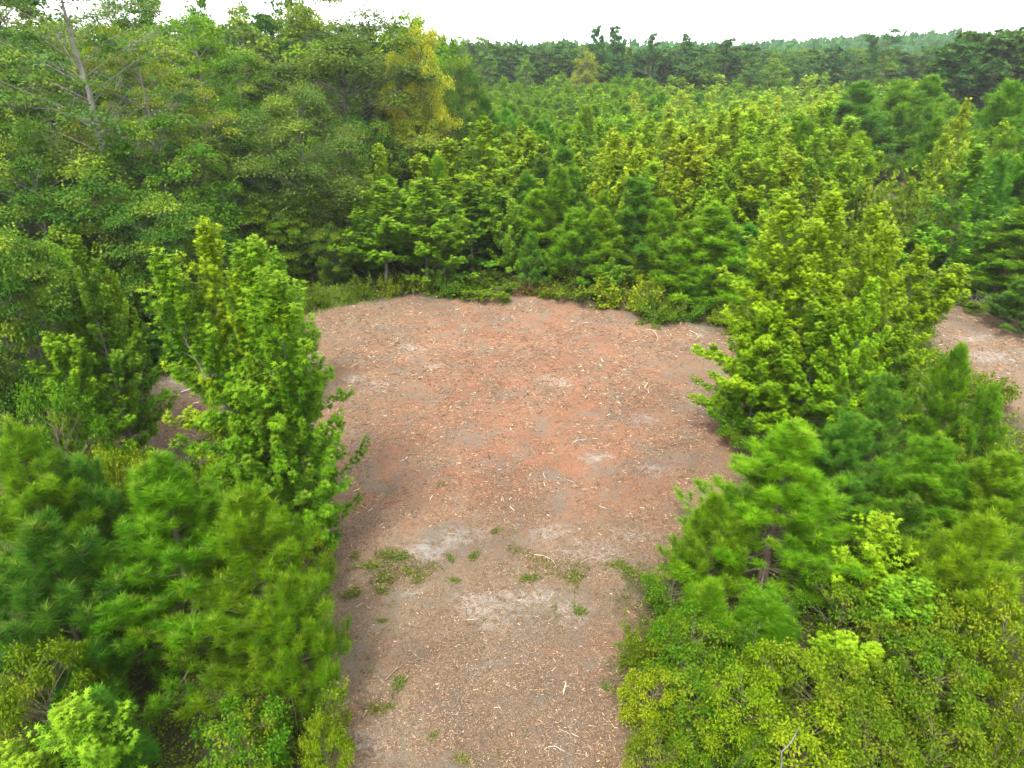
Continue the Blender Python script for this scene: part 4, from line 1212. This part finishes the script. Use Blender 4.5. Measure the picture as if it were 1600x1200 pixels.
def far_mass(sp, name, kinds, mat, label, color):
    """all the farthest young trees of one kind, past the first 300, as one mass"""
    mb = MB()
    for yy, xx, k_, hh, rad, c in rest:
        if k_ != sp:
            continue
        src = kinds[rf.randrange(len(kinds))]
        a = rf.random() * 6.283
        ca, sa = math.cos(a), math.sin(a)
        z0 = tz(xx, yy) - 0.05
        cm = src['parts'][-1][1]
        for V, (F, A) in zip(cm.v, [(f, q) for f, q in zip(cm.f3, cm.a3)] + [(f, q) for f, q in zip(cm.f4, cm.a4)]):
            sx, sz = rad / src['R'], hh / src['H']
            W = np.column_stack([(V[:, 0] * ca - V[:, 1] * sa) * sx + xx, (V[:, 0] * sa + V[:, 1] * ca) * sx + yy, V[:, 2] * sz + z0])
            r = np.clip(A[:, 0] * 0.5 + rf.random() * 0.5, 0, 1)
            tn = np.full(len(A), {'gumyy': 1.0, 'gumy': 0.5, 'piney': 0.4}.get(c, 0.0)) * (0.6 + 0.4 * A[:, 0])
            mb.add(W, F - F.min(), r, tn)
    if mb.n:
        link_stuff(name, mb, mat, label, 'young trees', color)

def link_stuff(name, mb, mat, label, cat, color):
    o = bpy.data.objects.new(name, mb.mesh(name, mat))
    o.color = (*color, 1)
    tag(o, label, cat, kind='stuff')
    COL.objects.link(o)
    return o
VF_P = [kind_pine(171 + q, 7.2, 2.1, 1.35, needles=5, nlen=0.55, nwid=0.16, dense=0.35, pw=0.6) for q in range(3)]
VF_G = [kind_gum(181 + q, 7.2, 2.1, 16, size=0.58, per_m=3.2, tmpl=DIAMOND, sub=0.45, up=1.7) for q in range(3)]
for k in VF_P + VF_G:
    calibrate(k)
far_mass('pine', 'far_young_pines', VF_P, M_NEEDLE, 'farthest young pines of the plantation before the tree line', C_['pine'])
far_mass('gum', 'far_young_sweetgums', VF_G, M_LEAF, 'farthest young sweetgums of the plantation before the tree line', C_['gum'])

# far tree line
SK = [  # u, v of marked tops, distance, width px, kind, colour, label
    (934, 46, 178, 24, 'tallpine', 'far', 'left one of the two tallest pines on the skyline'),
    (962, 45, 178, 30, 'tallpine', 'far', 'right one of the two tallest pines on the skyline'),
    (1021, 56, 182, 24, 'tallpine', 'far', 'lone skyline pine right of the two tallest'),
    (1072, 57, 184, 26, 'tallpine', 'far', 'lone skyline pine further right, second after the two tallest'),
    (1388, 46, 176, 60, 'umbrella', 'far', 'umbrella-crowned pine standing above the low skyline on the right'),
    (1368, 62, 176, 20, 'tallpine', 'far', 'small-crowned pine just left of the umbrella-crowned one'),
    (915, 87, 168, 44, 'oakfar', 'oaky', 'round yellowish tree in front of the far pine line'),
    (1140, 64, 186, 40, 'tallpine', 'far', 'broad skyline pine right of the lone pines'),
]
for u, v, Yd, wp, key, col, lab in SK:
    tree_px(key, 'tall_pine' if key != 'oakfar' else 'hardwood_tree', u, v, Yd, wp, col, lab, 'tree', 'marked trees of the far tree line')
for row, Yd in enumerate((188, 197, 207)):
    u = 655 + row * 9
    while u < 1660:
        uu = u + rf.uniform(-8, 8)
        u += 28
        yy = Yd + rf.uniform(-3, 3)
        top = float(np.interp(uu, [660, 700, 800, 930, 1000, 1100, 1150, 1210, 1300, 1420, 1480, 1660], [66, 70, 72, 76, 79, 79, 75, 82, 82, 83, 78, 71])) + rf.uniform(-6, 9)
        x, zt_ = spot(uu, top, yy)
        if not free(x, yy, 2.2):
            continue
        hw = rf.random() < (0.25 if uu < 1150 else 0.6)
        auto_plant('oakfar' if hw else 'tallpine', 'hardwood_tree' if hw else 'tall_pine', x, yy, zt_ - tz(x, yy), rf.uniform(3.4, 4.8) if hw else rf.uniform(2.7, 3.9),
                   rf.choice(['far', 'farl', 'oakd', 'oak']) if hw else rf.choice(['far', 'far', 'farl', 'pined']), 'hardwood' if hw else 'tall pine', 'trees of the far tree line')
for k in range(46):
    yy = rf.uniform(168, 186)
    uu = rf.uniform(680, 1480)
    x = spot(uu, 100, yy)[0]
    if free(x, yy, 1.6):
        auto_plant('oakfar' if k % 3 else 'tallpine', 'hardwood_tree' if k % 3 else 'tall_pine', x, yy, rf.uniform(6.5, 12), rf.uniform(2.2, 3.6), rf.choice(['oak', 'oakl', 'far', 'farl', 'oakd']),
                   'hardwood' if k % 3 else 'tall pine', 'low trees before the far tree line')
def col_phrase(u):
    if u < 150: return 'behind pale-trunked tree'
    if u < 330: return 'behind light-green round-topped hardwood'
    if u < 480: return 'behind grey-green rounded tree'
    if u < 690: return 'behind great spreading oak'
    if u < 790: return 'near free-standing evergreen'
    if u < 890: return 'left of yellowish far-tree'
    if u < 990: return 'below twin skyline pines'
    if u < 1090: return 'below lone skyline pines'
    if u < 1200: return 'below broad skyline pine'
    if u < 1330: return 'behind big right sweetgums'
    if u < 1430: return 'below umbrella-crowned pine'
    return 'at right edge'
def dep_phrase(y, what):
    if what in ('hardwood', 'tall pine') and y > 187: return 'in far tree-line'
    if what in ('hardwood', 'tall pine') and y > 160: return 'before far tree-line'
    if what == 'tall pine': return 'in dark pine-wood'
    if what == 'hardwood': return 'deep in wood' if y > 88 else 'in wood'
    if what == 'shrub': return 'on cleared rim'
    if what == 'understory tree': return 'under hardwoods'
    if y < 62: return 'behind clearing'
    if y < 90: return 'in near plantation'
    if y < 130: return 'in middle plantation'
    return 'in far plantation'
sets = {}
for a in auto:
    key = (a[6], a[4], a[5], dep_phrase(a[3], a[5]), col_phrase(a[1]))
    sets.setdefault(key, []).append(a)
NUM = ['', '', 'two', 'three', 'four', 'five', 'six', 'seven', 'eight', 'nine', 'ten', 'eleven', 'twelve', 'thirteen', 'fourteen', 'fifteen', 'sixteen', 'seventeen', 'eighteen', 'nineteen']
ORD = ['leftmost', 'second from left', 'third from left', 'fourth from left', 'fifth from left', 'sixth from left', 'seventh from left', 'eighth from left', 'ninth from left', 'tenth from left', 'eleventh from left', 'twelfth from left', 'thirteenth from left', 'fourteenth from left', 'fifteenth from left', 'sixteenth from left', 'seventeenth from left', 'eighteenth from left']
PL = {'shrub': 'shrubs', 'young pine': 'young pines', 'young sweetgum': 'young sweetgums', 'hardwood': 'hardwoods', 'tall pine': 'tall pines', 'understory tree': 'understory trees'}
for (sz_, cn, what, dp, cp), mem in sets.items():
    mem.sort(key=lambda a: a[1])
    n = len(mem)
    for i, a in enumerate(mem):
        if n == 1:
            lab = ' '.join(q for q in (sz_, cn, what, dp, cp) if q)
        else:
            pos = ORD[i] if i < len(ORD) and i < n - 1 else 'rightmost'
            lab = ' '.join(q for q in (pos, 'of', NUM[n] if n < len(NUM) else 'the', sz_, cn, PL[what], dp, cp) if q)
        a[0]['label'] = lab

# ------------------------------------------------------------------ undergrowth, grass strip, chips
def undergrowth():
    rng = np.random.default_rng(401)
    n = 52000
    v = rng.uniform(0, 1, n)
    Yv = 8.5 + 44 * v ** 1.2
    x = rng.uniform(-0.85, 0.85, n) * (Yv * 0.92 + 4)
    d = cleared_sdf(x, Yv)
    dens = vnoise(x, Yv, 1.1, 61) * 0.7 + vnoise(x, Yv, 4, 62) * 0.5
    keep = (d < -0.15 - 0.5 * vnoise(x, Yv, 0.8, 66)) & (dens > 0.34)
    x, Yv, dens = x[keep], Yv[keep], dens[keep]
    k = 4
    P = np.repeat(np.column_stack([x, Yv, ground_z(x, Yv)]), k, 0)
    m = len(P)
    hh = np.repeat(0.10 + 0.5 * np.clip(dens - 0.34, 0, 1), k)
    P = P + np.column_stack([rng.normal(0, 0.12, m), rng.normal(0, 0.12, m), hh * rng.random(m) + 0.02])
    mb = MB()
    scatter(mb, OVAL, P, unit(rng.normal(size=(m, 3)) * np.array([1, 1, 0.35])), unit(rng.normal(0, 0.4, (m, 3)) + np.array([0, 0, 1])),
            (0.06 + 0.07 * rng.random(m)) * np.clip(P[:, 1] / 18, 0.8, 2.2), rng.random(m), (rng.random(m) ** 3) * 0.8)
    link_stuff('undergrowth', mb, M_LEAF, 'low weedy undergrowth on the ground beneath the trees', 'undergrowth', C_['olive'])
undergrowth()

def grass():
    rng = np.random.default_rng(402)
    n = 60000
    u = rng.uniform(415, 640, n); v = rng.uniform(440, 520, n)
    g = np.array([ground_pt(a, b) for a, b in zip(u, v)])
    d = cleared_sdf(g[:, 0], g[:, 1])
    keep = (d < 0.35 * rng.normal(size=n)) & (d > -2.6 + 1.4 * vnoise(g[:, 0], g[:, 1], 1.2, 93)) & (rng.random(n) < smooth(600, 500, u)) & (vnoise(g[:, 0], g[:, 1], 0.7, 94) > 0.25)
    g = g[keep]
    m = len(g)
    P = np.column_stack([g, ground_z(g[:, 0], g[:, 1]) - 0.01])
    ax = unit(np.column_stack([rng.normal(0, 0.5, m), rng.normal(0, 0.5, m), np.ones(m)]))
    mb = MB()
    scatter(mb, NEEDLE, P, ax, unit(rng.normal(size=(m, 3))), (0.2 + 0.45 * rng.random(m)) * (0.5 + vnoise(g[:, 0], g[:, 1], 0.9, 95)), rng.random(m), rng.random(m) ** 2 * 0.7, width=0.045)
    link_stuff('grass', mb, M_GRASS, 'strip of light green grass at the far left edge of the clearing', 'grass', (0.12, 0.21, 0.015))
    # thin weeds coming up through the mulch
    n = 60000
    y = 9 + 12 * rng.random(n); x = rng.uniform(-6, 5.5, n)
    c = vnoise(x, y, 0.9, 96) * 0.65 + vnoise(x, y, 0.3, 97) * 0.35
    gx0, gy0 = ground_pt(605, 888)
    boost = 0.34 * np.exp(-(((x - gx0) / 1.3) ** 2 + ((y - gy0) / 0.8) ** 2)) + 0.22 * np.exp(-((y - 16.4) / 0.7) ** 2) + 0.33 * np.exp(-(np.abs(cleared_sdf(x, y)) / 0.5) ** 2)
    keep = c + boost > 0.76 + 0.12 * rng.random(n)
    x, y = x[keep], y[keep]
    m = len(x)
    P = np.column_stack([x, y, ground_z(x, y)])
    ax = unit(np.column_stack([rng.normal(0, 0.9, m), rng.normal(0, 0.9, m), np.ones(m)]))
    mb = MB()
    scatter(mb, OVAL, P, ax, unit(rng.normal(0, 0.6, (m, 3)) + np.array([0, 0, 0.6])), 0.05 + 0.11 * rng.random(m) ** 2, rng.random(m), rng.random(m) ** 1.5 * 0.8, width=0.05)
    link_stuff('sparse_weeds', mb, M_GRASS, 'thin low weeds coming up through the mulch', 'weeds', (0.070, 0.095, 0.014))
grass()

def chips():
    rng = np.random.default_rng(403)
    n = 380000
    # denser near the camera, where single pieces show
    Yv = 9.0 * (50 / 9.0) ** rng.random(n)
    x = rng.uniform(-0.80, 0.80, n) * (Yv * 0.95 + 2)
    d = cleared_sdf(x, Yv)
    cover = vnoise(x, Yv, 1.6, 71) * 0.6 + vnoise(x, Yv, 0.5, 72) * 0.4
    keep = (d + 0.5 * (rng.random(n) - 0.6) > 0) & (cover + 0.22 * rng.random(n) > 0.52)
    x, Yv = x[keep], Yv[keep]
    m = len(x)
    L = 0.024 + 0.068 * rng.random(m) ** 2.5
    L = np.where(rng.random(m) < 0.012, L * 2.2, L) * np.clip(Yv / 16, 0.85, 2.1)
    W = L * (0.10 + 0.16 * rng.random(m))
    az = rng.random(m) * 6.283
    el = rng.normal(0, 0.22, m)
    D = np.column_stack([np.cos(az) * np.cos(el), np.sin(az) * np.cos(el), np.sin(el)])
    Nn = unit(rng.normal(0, 0.25, (m, 3)) + np.array([0, 0, 1]))
    P = np.column_stack([x, Yv, ground_z(x, Yv) + 0.008 + np.abs(np.sin(el)) * L * 0.4])
    tent = (np.array([(-.5, -.5, 0), (.5, -.4, 0), (.55, 0, .12), (-.5, 0, .12), (.5, .4, 0), (-.5, .5, 0)], float), np.array([[0, 1, 2, 3], [3, 2, 4, 5]]))
    red = vnoise(x, Yv, 2.2, 73) * 0.30 + 0.16 * smooth(16, 22, Yv)
    r = np.clip(0.04 + 0.76 * rng.random(m) + (rng.random(m) < 0.14) * 0.30 - 0.12 * (rng.random(m) < red), 0, 1)
    mb = MB()
    scatter(mb, tent, P, D, Nn, L, r, np.zeros(m), width=W)
    link_stuff('wood_chips', mb, M_CHIP, 'shredded wood chips strewn over the cleared ground', 'wood chips', (1, 1, 1))
chips()

# ------------------------------------------------------------------ sticks, logs, weeds, dead brush: things one could pick up
def stick_mesh(seed, L, r, mat, fork=False, bend=0.12):
    rng = np.random.default_rng(seed)
    mb = MB()
    n = 7
    s = np.linspace(-0.5, 0.5, n)
    off = bend * L * (np.cos(s * 3) - 0.6) + rng.normal(0, 0.012 * L, n)
    P = np.column_stack([s * L, off, r + 0.02 * L * rng.random(n)])
    mb.tube(P, r * np.linspace(1.0, 0.45, n), 6)
    if fork:
        for q in (2, 4):
            a = P[q]
            b = a + np.array([0.2 * L, (0.16 if q == 2 else -0.18) * L, 0.05 * L])
            mb.tube(np.array([a, (a + b) / 2 + rng.normal(0, 0.01 * L, 3), b]), [r * 0.6, r * 0.45, r * 0.25], 5)
    return mb.mesh('stick', mat, True)
def splinter_mesh(seed, L, wd, mat):
    """torn slab of split wood with a ragged taper"""
    rng = np.random.default_rng(seed)
    mb = MB()
    n = 6
    s = np.linspace(-0.5, 0.5, n)
    wv = wd * np.array([0.35, 0.8, 1, 0.9, 0.6, 0.15]) * (0.8 + 0.4 * rng.random(n))
    t = wd * 0.35
    V = []
    for i in range(n):
        y0 = 0.04 * L * math.sin(i + seed)
        V += [(s[i] * L, y0 - wv[i] / 2, 0), (s[i] * L, y0 + wv[i] / 2, 0), (s[i] * L, y0 + wv[i] * 0.35, t), (s[i] * L, y0 - wv[i] * 0.3, t * 1.1)]
    F = []
    for i in range(n - 1):
        for j in range(4):
            F.append([4 * i + j, 4 * i + (j + 1) % 4, 4 * i + 4 + (j + 1) % 4, 4 * i + 4 + j])
    F.append([3, 2, 1, 0]); F.append([4 * n - 4, 4 * n - 3, 4 * n - 2, 4 * n - 1])
    mb.add(np.array(V), np.array(F))
    return mb.mesh('splinter', mat)
STK = {
    'stick': [stick_mesh(1, 1, 0.016, M_PALE), stick_mesh(2, 1, 0.018, M_PALE, bend=0.25), stick_mesh(3, 1, 0.014, M_TWIG, bend=0.05)],
    'twig': [stick_mesh(8, 1, 0.012, M_TWIG, bend=0.06)],
    'fork': [stick_mesh(4, 1, 0.016, M_BLEACH, True), stick_mesh(5, 1, 0.016, M_TWIG, True)],
    'log': [stick_mesh(6, 1, 0.035, M_BLEACH, bend=0.03), stick_mesh(7, 1, 0.03, M_BLEACH, bend=0.08)],
    'splinter': [splinter_mesh(1, 1, 0.14, M_PALE), splinter_mesh(2, 1, 0.10, M_PALE), splinter_mesh(3, 1, 0.18, M_BLEACH)],
}
ST = [  # kind, pixel of one end, of the other, label
    ('log', (212, 632), (282, 622), 'long bleached log lying on the bare left track'),
    ('log', (283, 618), (325, 606), 'shorter bleached branch beyond the right end of the long bleached log'),
    ('log', (474, 962), (490, 936), 'grey log half under the left pine at the edge of the mulch'),
    ('stick', (838, 866), (873, 885), 'straight pale stick on grey soil in the lower middle of the clearing'),
    ('fork', (893, 692), (916, 686), 'small forked bleached twig right of the reddest patch'),
    ('stick', (920, 712), (940, 712), 'short pale stick just below the forked bleached twig'),
    ('stick', (975, 810), (993, 799), 'brown stick below the pale sand spot on the right'),
    ('twig', (993, 745), (1022, 724), 'long thin stick pointing at the pale sand spot on the right'),
    ('stick', (1000, 671), (1020, 669), 'thin pale stick left of the right sweetgum sprout'),
    ('stick', (1048, 674), (1064, 670), 'short pale stick nearest the right sweetgum sprout'),
    ('twig', (1030, 698), (1095, 690), 'faint brown branch lying across the mulch towards the right sweetgums'),
    ('splinter', (935, 792), (949, 796), 'pale flat splinter above the right grey soil'),
    ('splinter', (985, 838), (996, 832), 'small splinter on the dark grey soil at right'),
    ('splinter', (627, 720), (638, 715), 'pale splinter left of centre beyond the left sweetgum'),
    ('splinter', (592, 822), (600, 815), 'white splinter nearest the left sweetgum at mid height'),
    ('stick', (632, 710), (668, 711), 'thin brown stick above the pale left splinter'),
    ('splinter', (672, 784), (676, 774), 'upright-looking white splinter left of the middle'),
    ('splinter', (575, 800), (583, 792), 'small white splinter right of the left sweetgum foot'),
    ('stick', (656, 812), (690, 824), 'reddish stick above the pale sand spot on the left'),
    ('stick', (700, 835), (718, 839), 'grey-brown stick right of the pale sand spot on the left'),
    ('splinter', (848, 740), (853, 750), 'bleached knob of wood in the middle of the clearing'),
    ('stick', (504, 976), (527, 960), 'pale stick beside the left pine at lower left'),
    ('stick', (556, 950), (572, 942), 'yellowish stick below the left green weeds'),
    ('splinter', (572, 947), (580, 953), 'broad yellow splinter right of the yellowish stick'),
    ('twig', (545, 1058), (575, 1074), 'bent brown twig at lower left of the mulch'),
    ('twig', (652, 1028), (656, 1062), 'curved twig standing out from the twig heap'),
    ('twig', (667, 1014), (672, 1050), 'second curved twig right of the first by the twig heap'),
    ('fork', (600, 1062), (658, 1030), 'dark forked branch lying in the twig heap'),
    ('twig', (556, 988), (566, 995), 'small curved twig between the twig heap and the left pine'),
    ('stick', (530, 1178), (531, 1155), 'upright yellow stem at the bottom left of the mulch'),
    ('splinter', (881, 1088), (884, 1064), 'long white splinter in the lower right of the mulch'),
    ('splinter', (936, 1050), (943, 1050), 'oval pale chip beside the right shrubs'),
    ('splinter', (951, 1053), (958, 1058), 'second oval pale chip beside the right shrubs'),
    ('splinter', (892, 1150), (906, 1156), 'broad torn splinter near the bottom right of the mulch'),
    ('stick', (880, 1144), (894, 1157), 'thin stick touching the broad torn splinter'),
    ('fork', (857, 1169), (882, 1176), 'curved pale root piece near the bottom of the mulch'),
    ('splinter', (861, 936), (863, 925), 'upright pale splinter above the lower grey soil'),
    ('splinter', (999, 951), (1004, 944), 'white splinter at the corner of the right shrubs'),
    ('splinter', (728, 970), (744, 968), 'pale splinter under the large sand patch'),
    ('twig', (745, 985), (785, 992), 'brown twig curving below the large sand patch'),
    ('stick', (550, 575), (570, 566), 'yellowish stick near the left grey patch at the far end'),
    ('stick', (492, 557), (505, 566), 'pale stick at the far left corner of the mulch'),
    ('stick', (1022, 520), (1028, 538), 'pale stick at the far right below the grey brush'),
    ('stick', (1082, 520), (1090, 535), 'pale stick at the far right corner by the broad pine'),
    ('stick', (1010, 615), (1022, 602), 'pale stick right of centre towards the right sweetgums'),
    ('stick', (905, 880), (930, 872), 'thin stick between the green weeds at right'),
    ('fork', (1064, 890), (1075, 876), 'dry forked stem at the corner below the large right pine'),
    ('stick', (1535, 545), (1552, 552), 'stick on the pale sand of the bare right track'),
]
rs = random.Random(5)
for kind, p, q, lab in ST:
    x0, y0 = ground_pt(*p); x1, y1 = ground_pt(*q)
    me = STK[kind][rs.randrange(len(STK[kind]))]
    nm = {'stick': 'stick', 'twig': 'twig', 'fork': 'forked_branch', 'log': 'log', 'splinter': 'wood_splinter'}[kind]
    o = bpy.data.objects.new(nm, me)
    L = max(0.12, math.hypot(x1 - x0, y1 - y0))
    cx, cy_ = (x0 + x1) / 2, (y0 + y1) / 2
    thick = {'stick': 1.3, 'twig': 1.0, 'fork': 1.3, 'log': 0.9, 'splinter': 0.8}[kind] * max(1, 0.5 / L if kind != 'splinter' else 1)
    o.scale = (L, L * thick if kind == 'splinter' else max(L, .5), L if kind == 'splinter' else max(L, .5))
    gz = [float(ground_z(np.array([a]), np.array([b]))[0]) for a, b in ((x0, y0), (x1, y1), (cx, cy_))]
    o.location = (cx, cy_, max(gz[2], (gz[0] + gz[1]) / 2) + 0.012)
    o.rotation_euler = (0, -math.atan2(gz[1] - gz[0], L), math.atan2(y1 - y0, x1 - x0))
    COL.objects.link(o)
    tag(o, lab, {'stick': 'stick', 'twig': 'twig', 'fork': 'branch', 'log': 'log', 'splinter': 'wood splinter'}[kind], 'loose wood on the cleared ground')

def tuft_mesh(seed, n=60, h=0.3, spread=0.9, wd=0.014):
    rng = np.random.default_rng(seed)
    mb = MB()
    P = np.column_stack([rng.normal(0, 0.09, n), rng.normal(0, 0.09, n), np.zeros(n) - 0.02])
    ax = unit(np.column_stack([rng.normal(0, spread, n), rng.normal(0, spread, n), np.ones(n)]))
    scatter(mb, DIAMOND, P, ax, unit(rng.normal(size=(n, 3))), h * (0.5 + 0.7 * rng.random(n)), rng.random(n), rng.random(n) ** 2 * 0.6, width=wd * 2.2)
    m = n
    Pl = np.column_stack([rng.normal(0, 0.10, m), rng.normal(0, 0.10, m), rng.random(m) * h * 0.4])
    scatter(mb, OVAL, Pl, unit(rng.normal(size=(m, 3))), unit(rng.normal(0, .5, (m, 3)) + np.array([0, 0, 1])), 0.07 + 0.05 * rng.random(m), rng.random(m), rng.random(m) ** 3 * .5)
    return mb.mesh('weed', M_GRASS)
TUFT = [tuft_mesh(1), tuft_mesh(2, 48, 0.26, 1.2), tuft_mesh(3, 70, 0.34, 1.0)]
WD = [
    (775, 832, 1.0, 'bright weed tuft on grey soil in the middle of the clearing'),
    (705, 872, 1.0, 'weed tuft right of the pale sand spot, left one of two'),
    (740, 871, 0.9, 'weed tuft right of the pale sand spot, right one of two'),
    (556, 868, 0.9, 'weed at the far end of the green patch near the left sweetgum foot'),
    (580, 885, 1.5, 'broad weed in the green patch near the left pine'),
    (606, 870, 1.2, 'upper weed of the green patch left of the sand spot'),
    (600, 905, 1.6, 'largest weed of the green patch left of the sand spot'),
    (640, 895, 1.2, 'weed of the green patch nearest the sand spot'),
    (628, 870, 1.0, 'small weed behind the one nearest the sand spot'),
    (655, 905, 1.0, 'weed just below the sand spot'),
    (710, 908, 0.9, 'weed tuft left of the large sand patch'),
    (828, 905, 1.1, 'weed tuft between the large sand patch and the right weeds'),
    (898, 906, 1.2, 'weed tuft in the lower right of the clearing, left of its row'),
    (960, 884, 1.2, 'weed tuft beside the dark grey soil at right'),
    (978, 893, 1.3, 'bright weed right of the dark grey soil'),
    (1000, 900, 1.2, 'weed near the mixed corner shrub at right'),
    (1045, 885, 1.2, 'weed beneath the large right pine at the mulch edge'),
    (552, 928, 1.2, 'weed below the green patch beside the left pine'),
    (598, 924, 0.9, 'tall narrow weed below the largest weed'),
    (597, 972, 0.7, 'tiny weed left of the twig heap'),
    (625, 1070, 0.9, 'weed in front of the twig heap'),
    (585, 1110, 1.1, 'weed near the bottom left of the mulch'),
    (610, 1105, 0.8, 'small weed right of the bottom left one'),
    (905, 955, 1.0, 'sparse weed on the lower right grey soil'),
    (725, 1190, 0.8, 'weed at the bottom edge in the middle'),
    (680, 1150, 0.7, 'weed near the bottom edge left of the middle'),
    (948, 1078, 0.7, 'small weed between the pale chips and the right shrubs'),
    (540, 1000, 0.9, 'weed under the low left pine boughs'),
    (970, 1010, 0.9, 'weed at the foot of the dark olive right shrub'),
]
for i, (u, v, s, lab) in enumerate(WD):
    x, y = ground_pt(u, v)
    o = bpy.data.objects.new('weed', TUFT[i % 3])
    o.color = (*((0.070, 0.115, 0.012) if i % 3 else (0.095, 0.112, 0.022)), 1)
    o.location = (x, y, float(ground_z(np.array([x]), np.array([y]))[0]))
    o.rotation_euler = (0, 0, rs.random() * 6.28)
    o.scale = (s * rs.uniform(1.0, 1.7), s * rs.uniform(0.6, 0.9), s * 0.5)
    COL.objects.link(o)
    tag(o, lab, 'weed', 'weeds sprouting on the cleared ground')

def brush_mesh(seed, n, R, h, mat, r0=0.008):
    rng = np.random.default_rng(seed)
    mb = MB()
    for i in range(n):
        az = rng.random() * 6.28
        p = np.array([rng.normal(0, R * 0.4), rng.normal(0, R * 0.4), 0.0])
        C = curve(p, az, rng.uniform(0.1, 1.3), rng.uniform(-0.4, 0.7), h * (0.6 + 0.9 * rng.random()), 5, rng, 0.25)
        C[:, 2] = np.maximum(C[:, 2], 0.01)
        mb.tube(C, np.linspace(r0, r0 * 0.3, 6), 3)
        for q in range(3):
            a, d = sample_line(C, 0.3 + 0.6 * rng.random())
            b = a + rng.normal(0, 0.16, 3) * h
            b[2] = max(b[2], 0.02)
            mb.tube(np.array([a, b]), [r0 * 0.5, r0 * 0.2], 3)
    return mb.mesh('brush', mat, True)
M_REDTWIG = bark_material('red_dead_needles', (0.13, 0.05, 0.03), (0.26, 0.11, 0.065))
BR = [
    (828, 455, 1.15, brush_mesh(1, 130, 0.9, 1.1, M_REDTWIG, 0.014), 'red-brown dead brush standing at the middle of the far edge'),
    (1022, 498, 1.0, brush_mesh(2, 50, 0.9, 0.8, M_TWIG, 0.008), 'thin brown dead brush at the far edge below the tall soft pine'),
    (915, 480, 0.8, brush_mesh(3, 60, 1.0, 0.7, M_TWIG, 0.010), 'low brown brush on the mulch rim right of the red-brown brush'),
    (640, 466, 0.8, brush_mesh(4, 30, 0.9, 0.7, M_TWIG, 0.008), 'thin brown brush at the foot of the bare sweetgum trunk'),
    (1545, 480, 1.2, brush_mesh(5, 70, 1.0, 1.0, M_BLEACH, 0.010), 'thin grey brush under the tall open sweetgum beyond the right track'),
    (650, 1020, 0.55, brush_mesh(6, 60, 0.8, 0.9, M_TWIG, 0.007), 'twig heap on the lower left mulch'),
    (545, 1120, 0.4, brush_mesh(7, 90, 0.6, 0.7, M_REDTWIG, 0.007), 'rusty clump of dead needles at the bottom left of the mulch'),
    (1050, 865, 0.5, brush_mesh(8, 50, 0.8, 0.8, M_TWIG, 0.008), 'dry twigs under the large right pine'),
]
for u, v, s, me, lab in BR:
    x, y = ground_pt(u, v)
    o = bpy.data.objects.new('dead_brush', me)
    o.location = (x, y, float(ground_z(np.array([x]), np.array([y]))[0]))
    o.scale = (s, s, s)
    COL.objects.link(o)
    tag(o, lab, 'brush', 'dead brush round the clearing')

# bare pale stick poking out of the lower right shrubs
mb = MB()
x0, z0 = spot(1222, 1190, 8.8)
x1, z1 = spot(1221, 1175, 8.8); x2, z2 = spot(1236, 1160, 8.85); x3, z3 = spot(1249, 1136, 8.9)
mb.tube(np.array([(x0, 8.75, tz(x0, 8.75)), (x0, 8.8, z0), (x1, 8.8, z1), (x2, 8.85, z2), (x3, 8.9, z3)]) - np.array([x0, 8.75, tz(x0, 8.75)]), [0.02, 0.017, 0.015, 0.012, 0.006], 6)
mb.tube(np.array([(x1, 8.8, z1), (x1 - 0.08, 8.8, z1 + 0.12)]) - np.array([x0, 8.75, tz(x0, 8.75)]), [0.011, 0.005], 5)
o = bpy.data.objects.new('bare_stick', mb.mesh('bare_stick', M_GREY, True))
o.location = (x0, 8.75, tz(x0, 8.75))
COL.objects.link(o)
tag(o, 'bare pale stick standing up from the lower right shrubs', 'stick')

# ------------------------------------------------------------------ air
def haze(x0, x1, y0, y1, z0, z1, dens):
    m, t = new_mat('haze')
    out = N(t, 'ShaderNodeOutputMaterial')
    pv = N(t, 'ShaderNodeVolumePrincipled')
    pv.inputs['Color'].default_value = (0.94, 0.98, 1.0, 1)
    pv.inputs['Density'].default_value = dens
    pv.inputs['Anisotropy'].default_value = 0.2
    t.links.new(pv.outputs[0], out.inputs['Volume'])
    V = [(x, y, z) for z in (z0, z1) for (x, y) in ((x0, y0), (x1, y0), (x1, y1), (x0, y1))]
    F = [[3, 2, 1, 0], [4, 5, 6, 7], [0, 1, 5, 4], [1, 2, 6, 5], [2, 3, 7, 6], [3, 0, 4, 7]]
    me = bpy.data.meshes.new('haze')
    me.from_pydata(V, [], F)
    me.materials.append(m)
    o = bpy.data.objects.new('haze', me)
    tag(o, 'thin pale summer haze over the whole place', 'haze', kind='stuff')
    COL.objects.link(o)
HAZE = True
if HAZE:
    haze(-1600, 1600, -160, 2700, -3.0, 46.0, 0.00021)
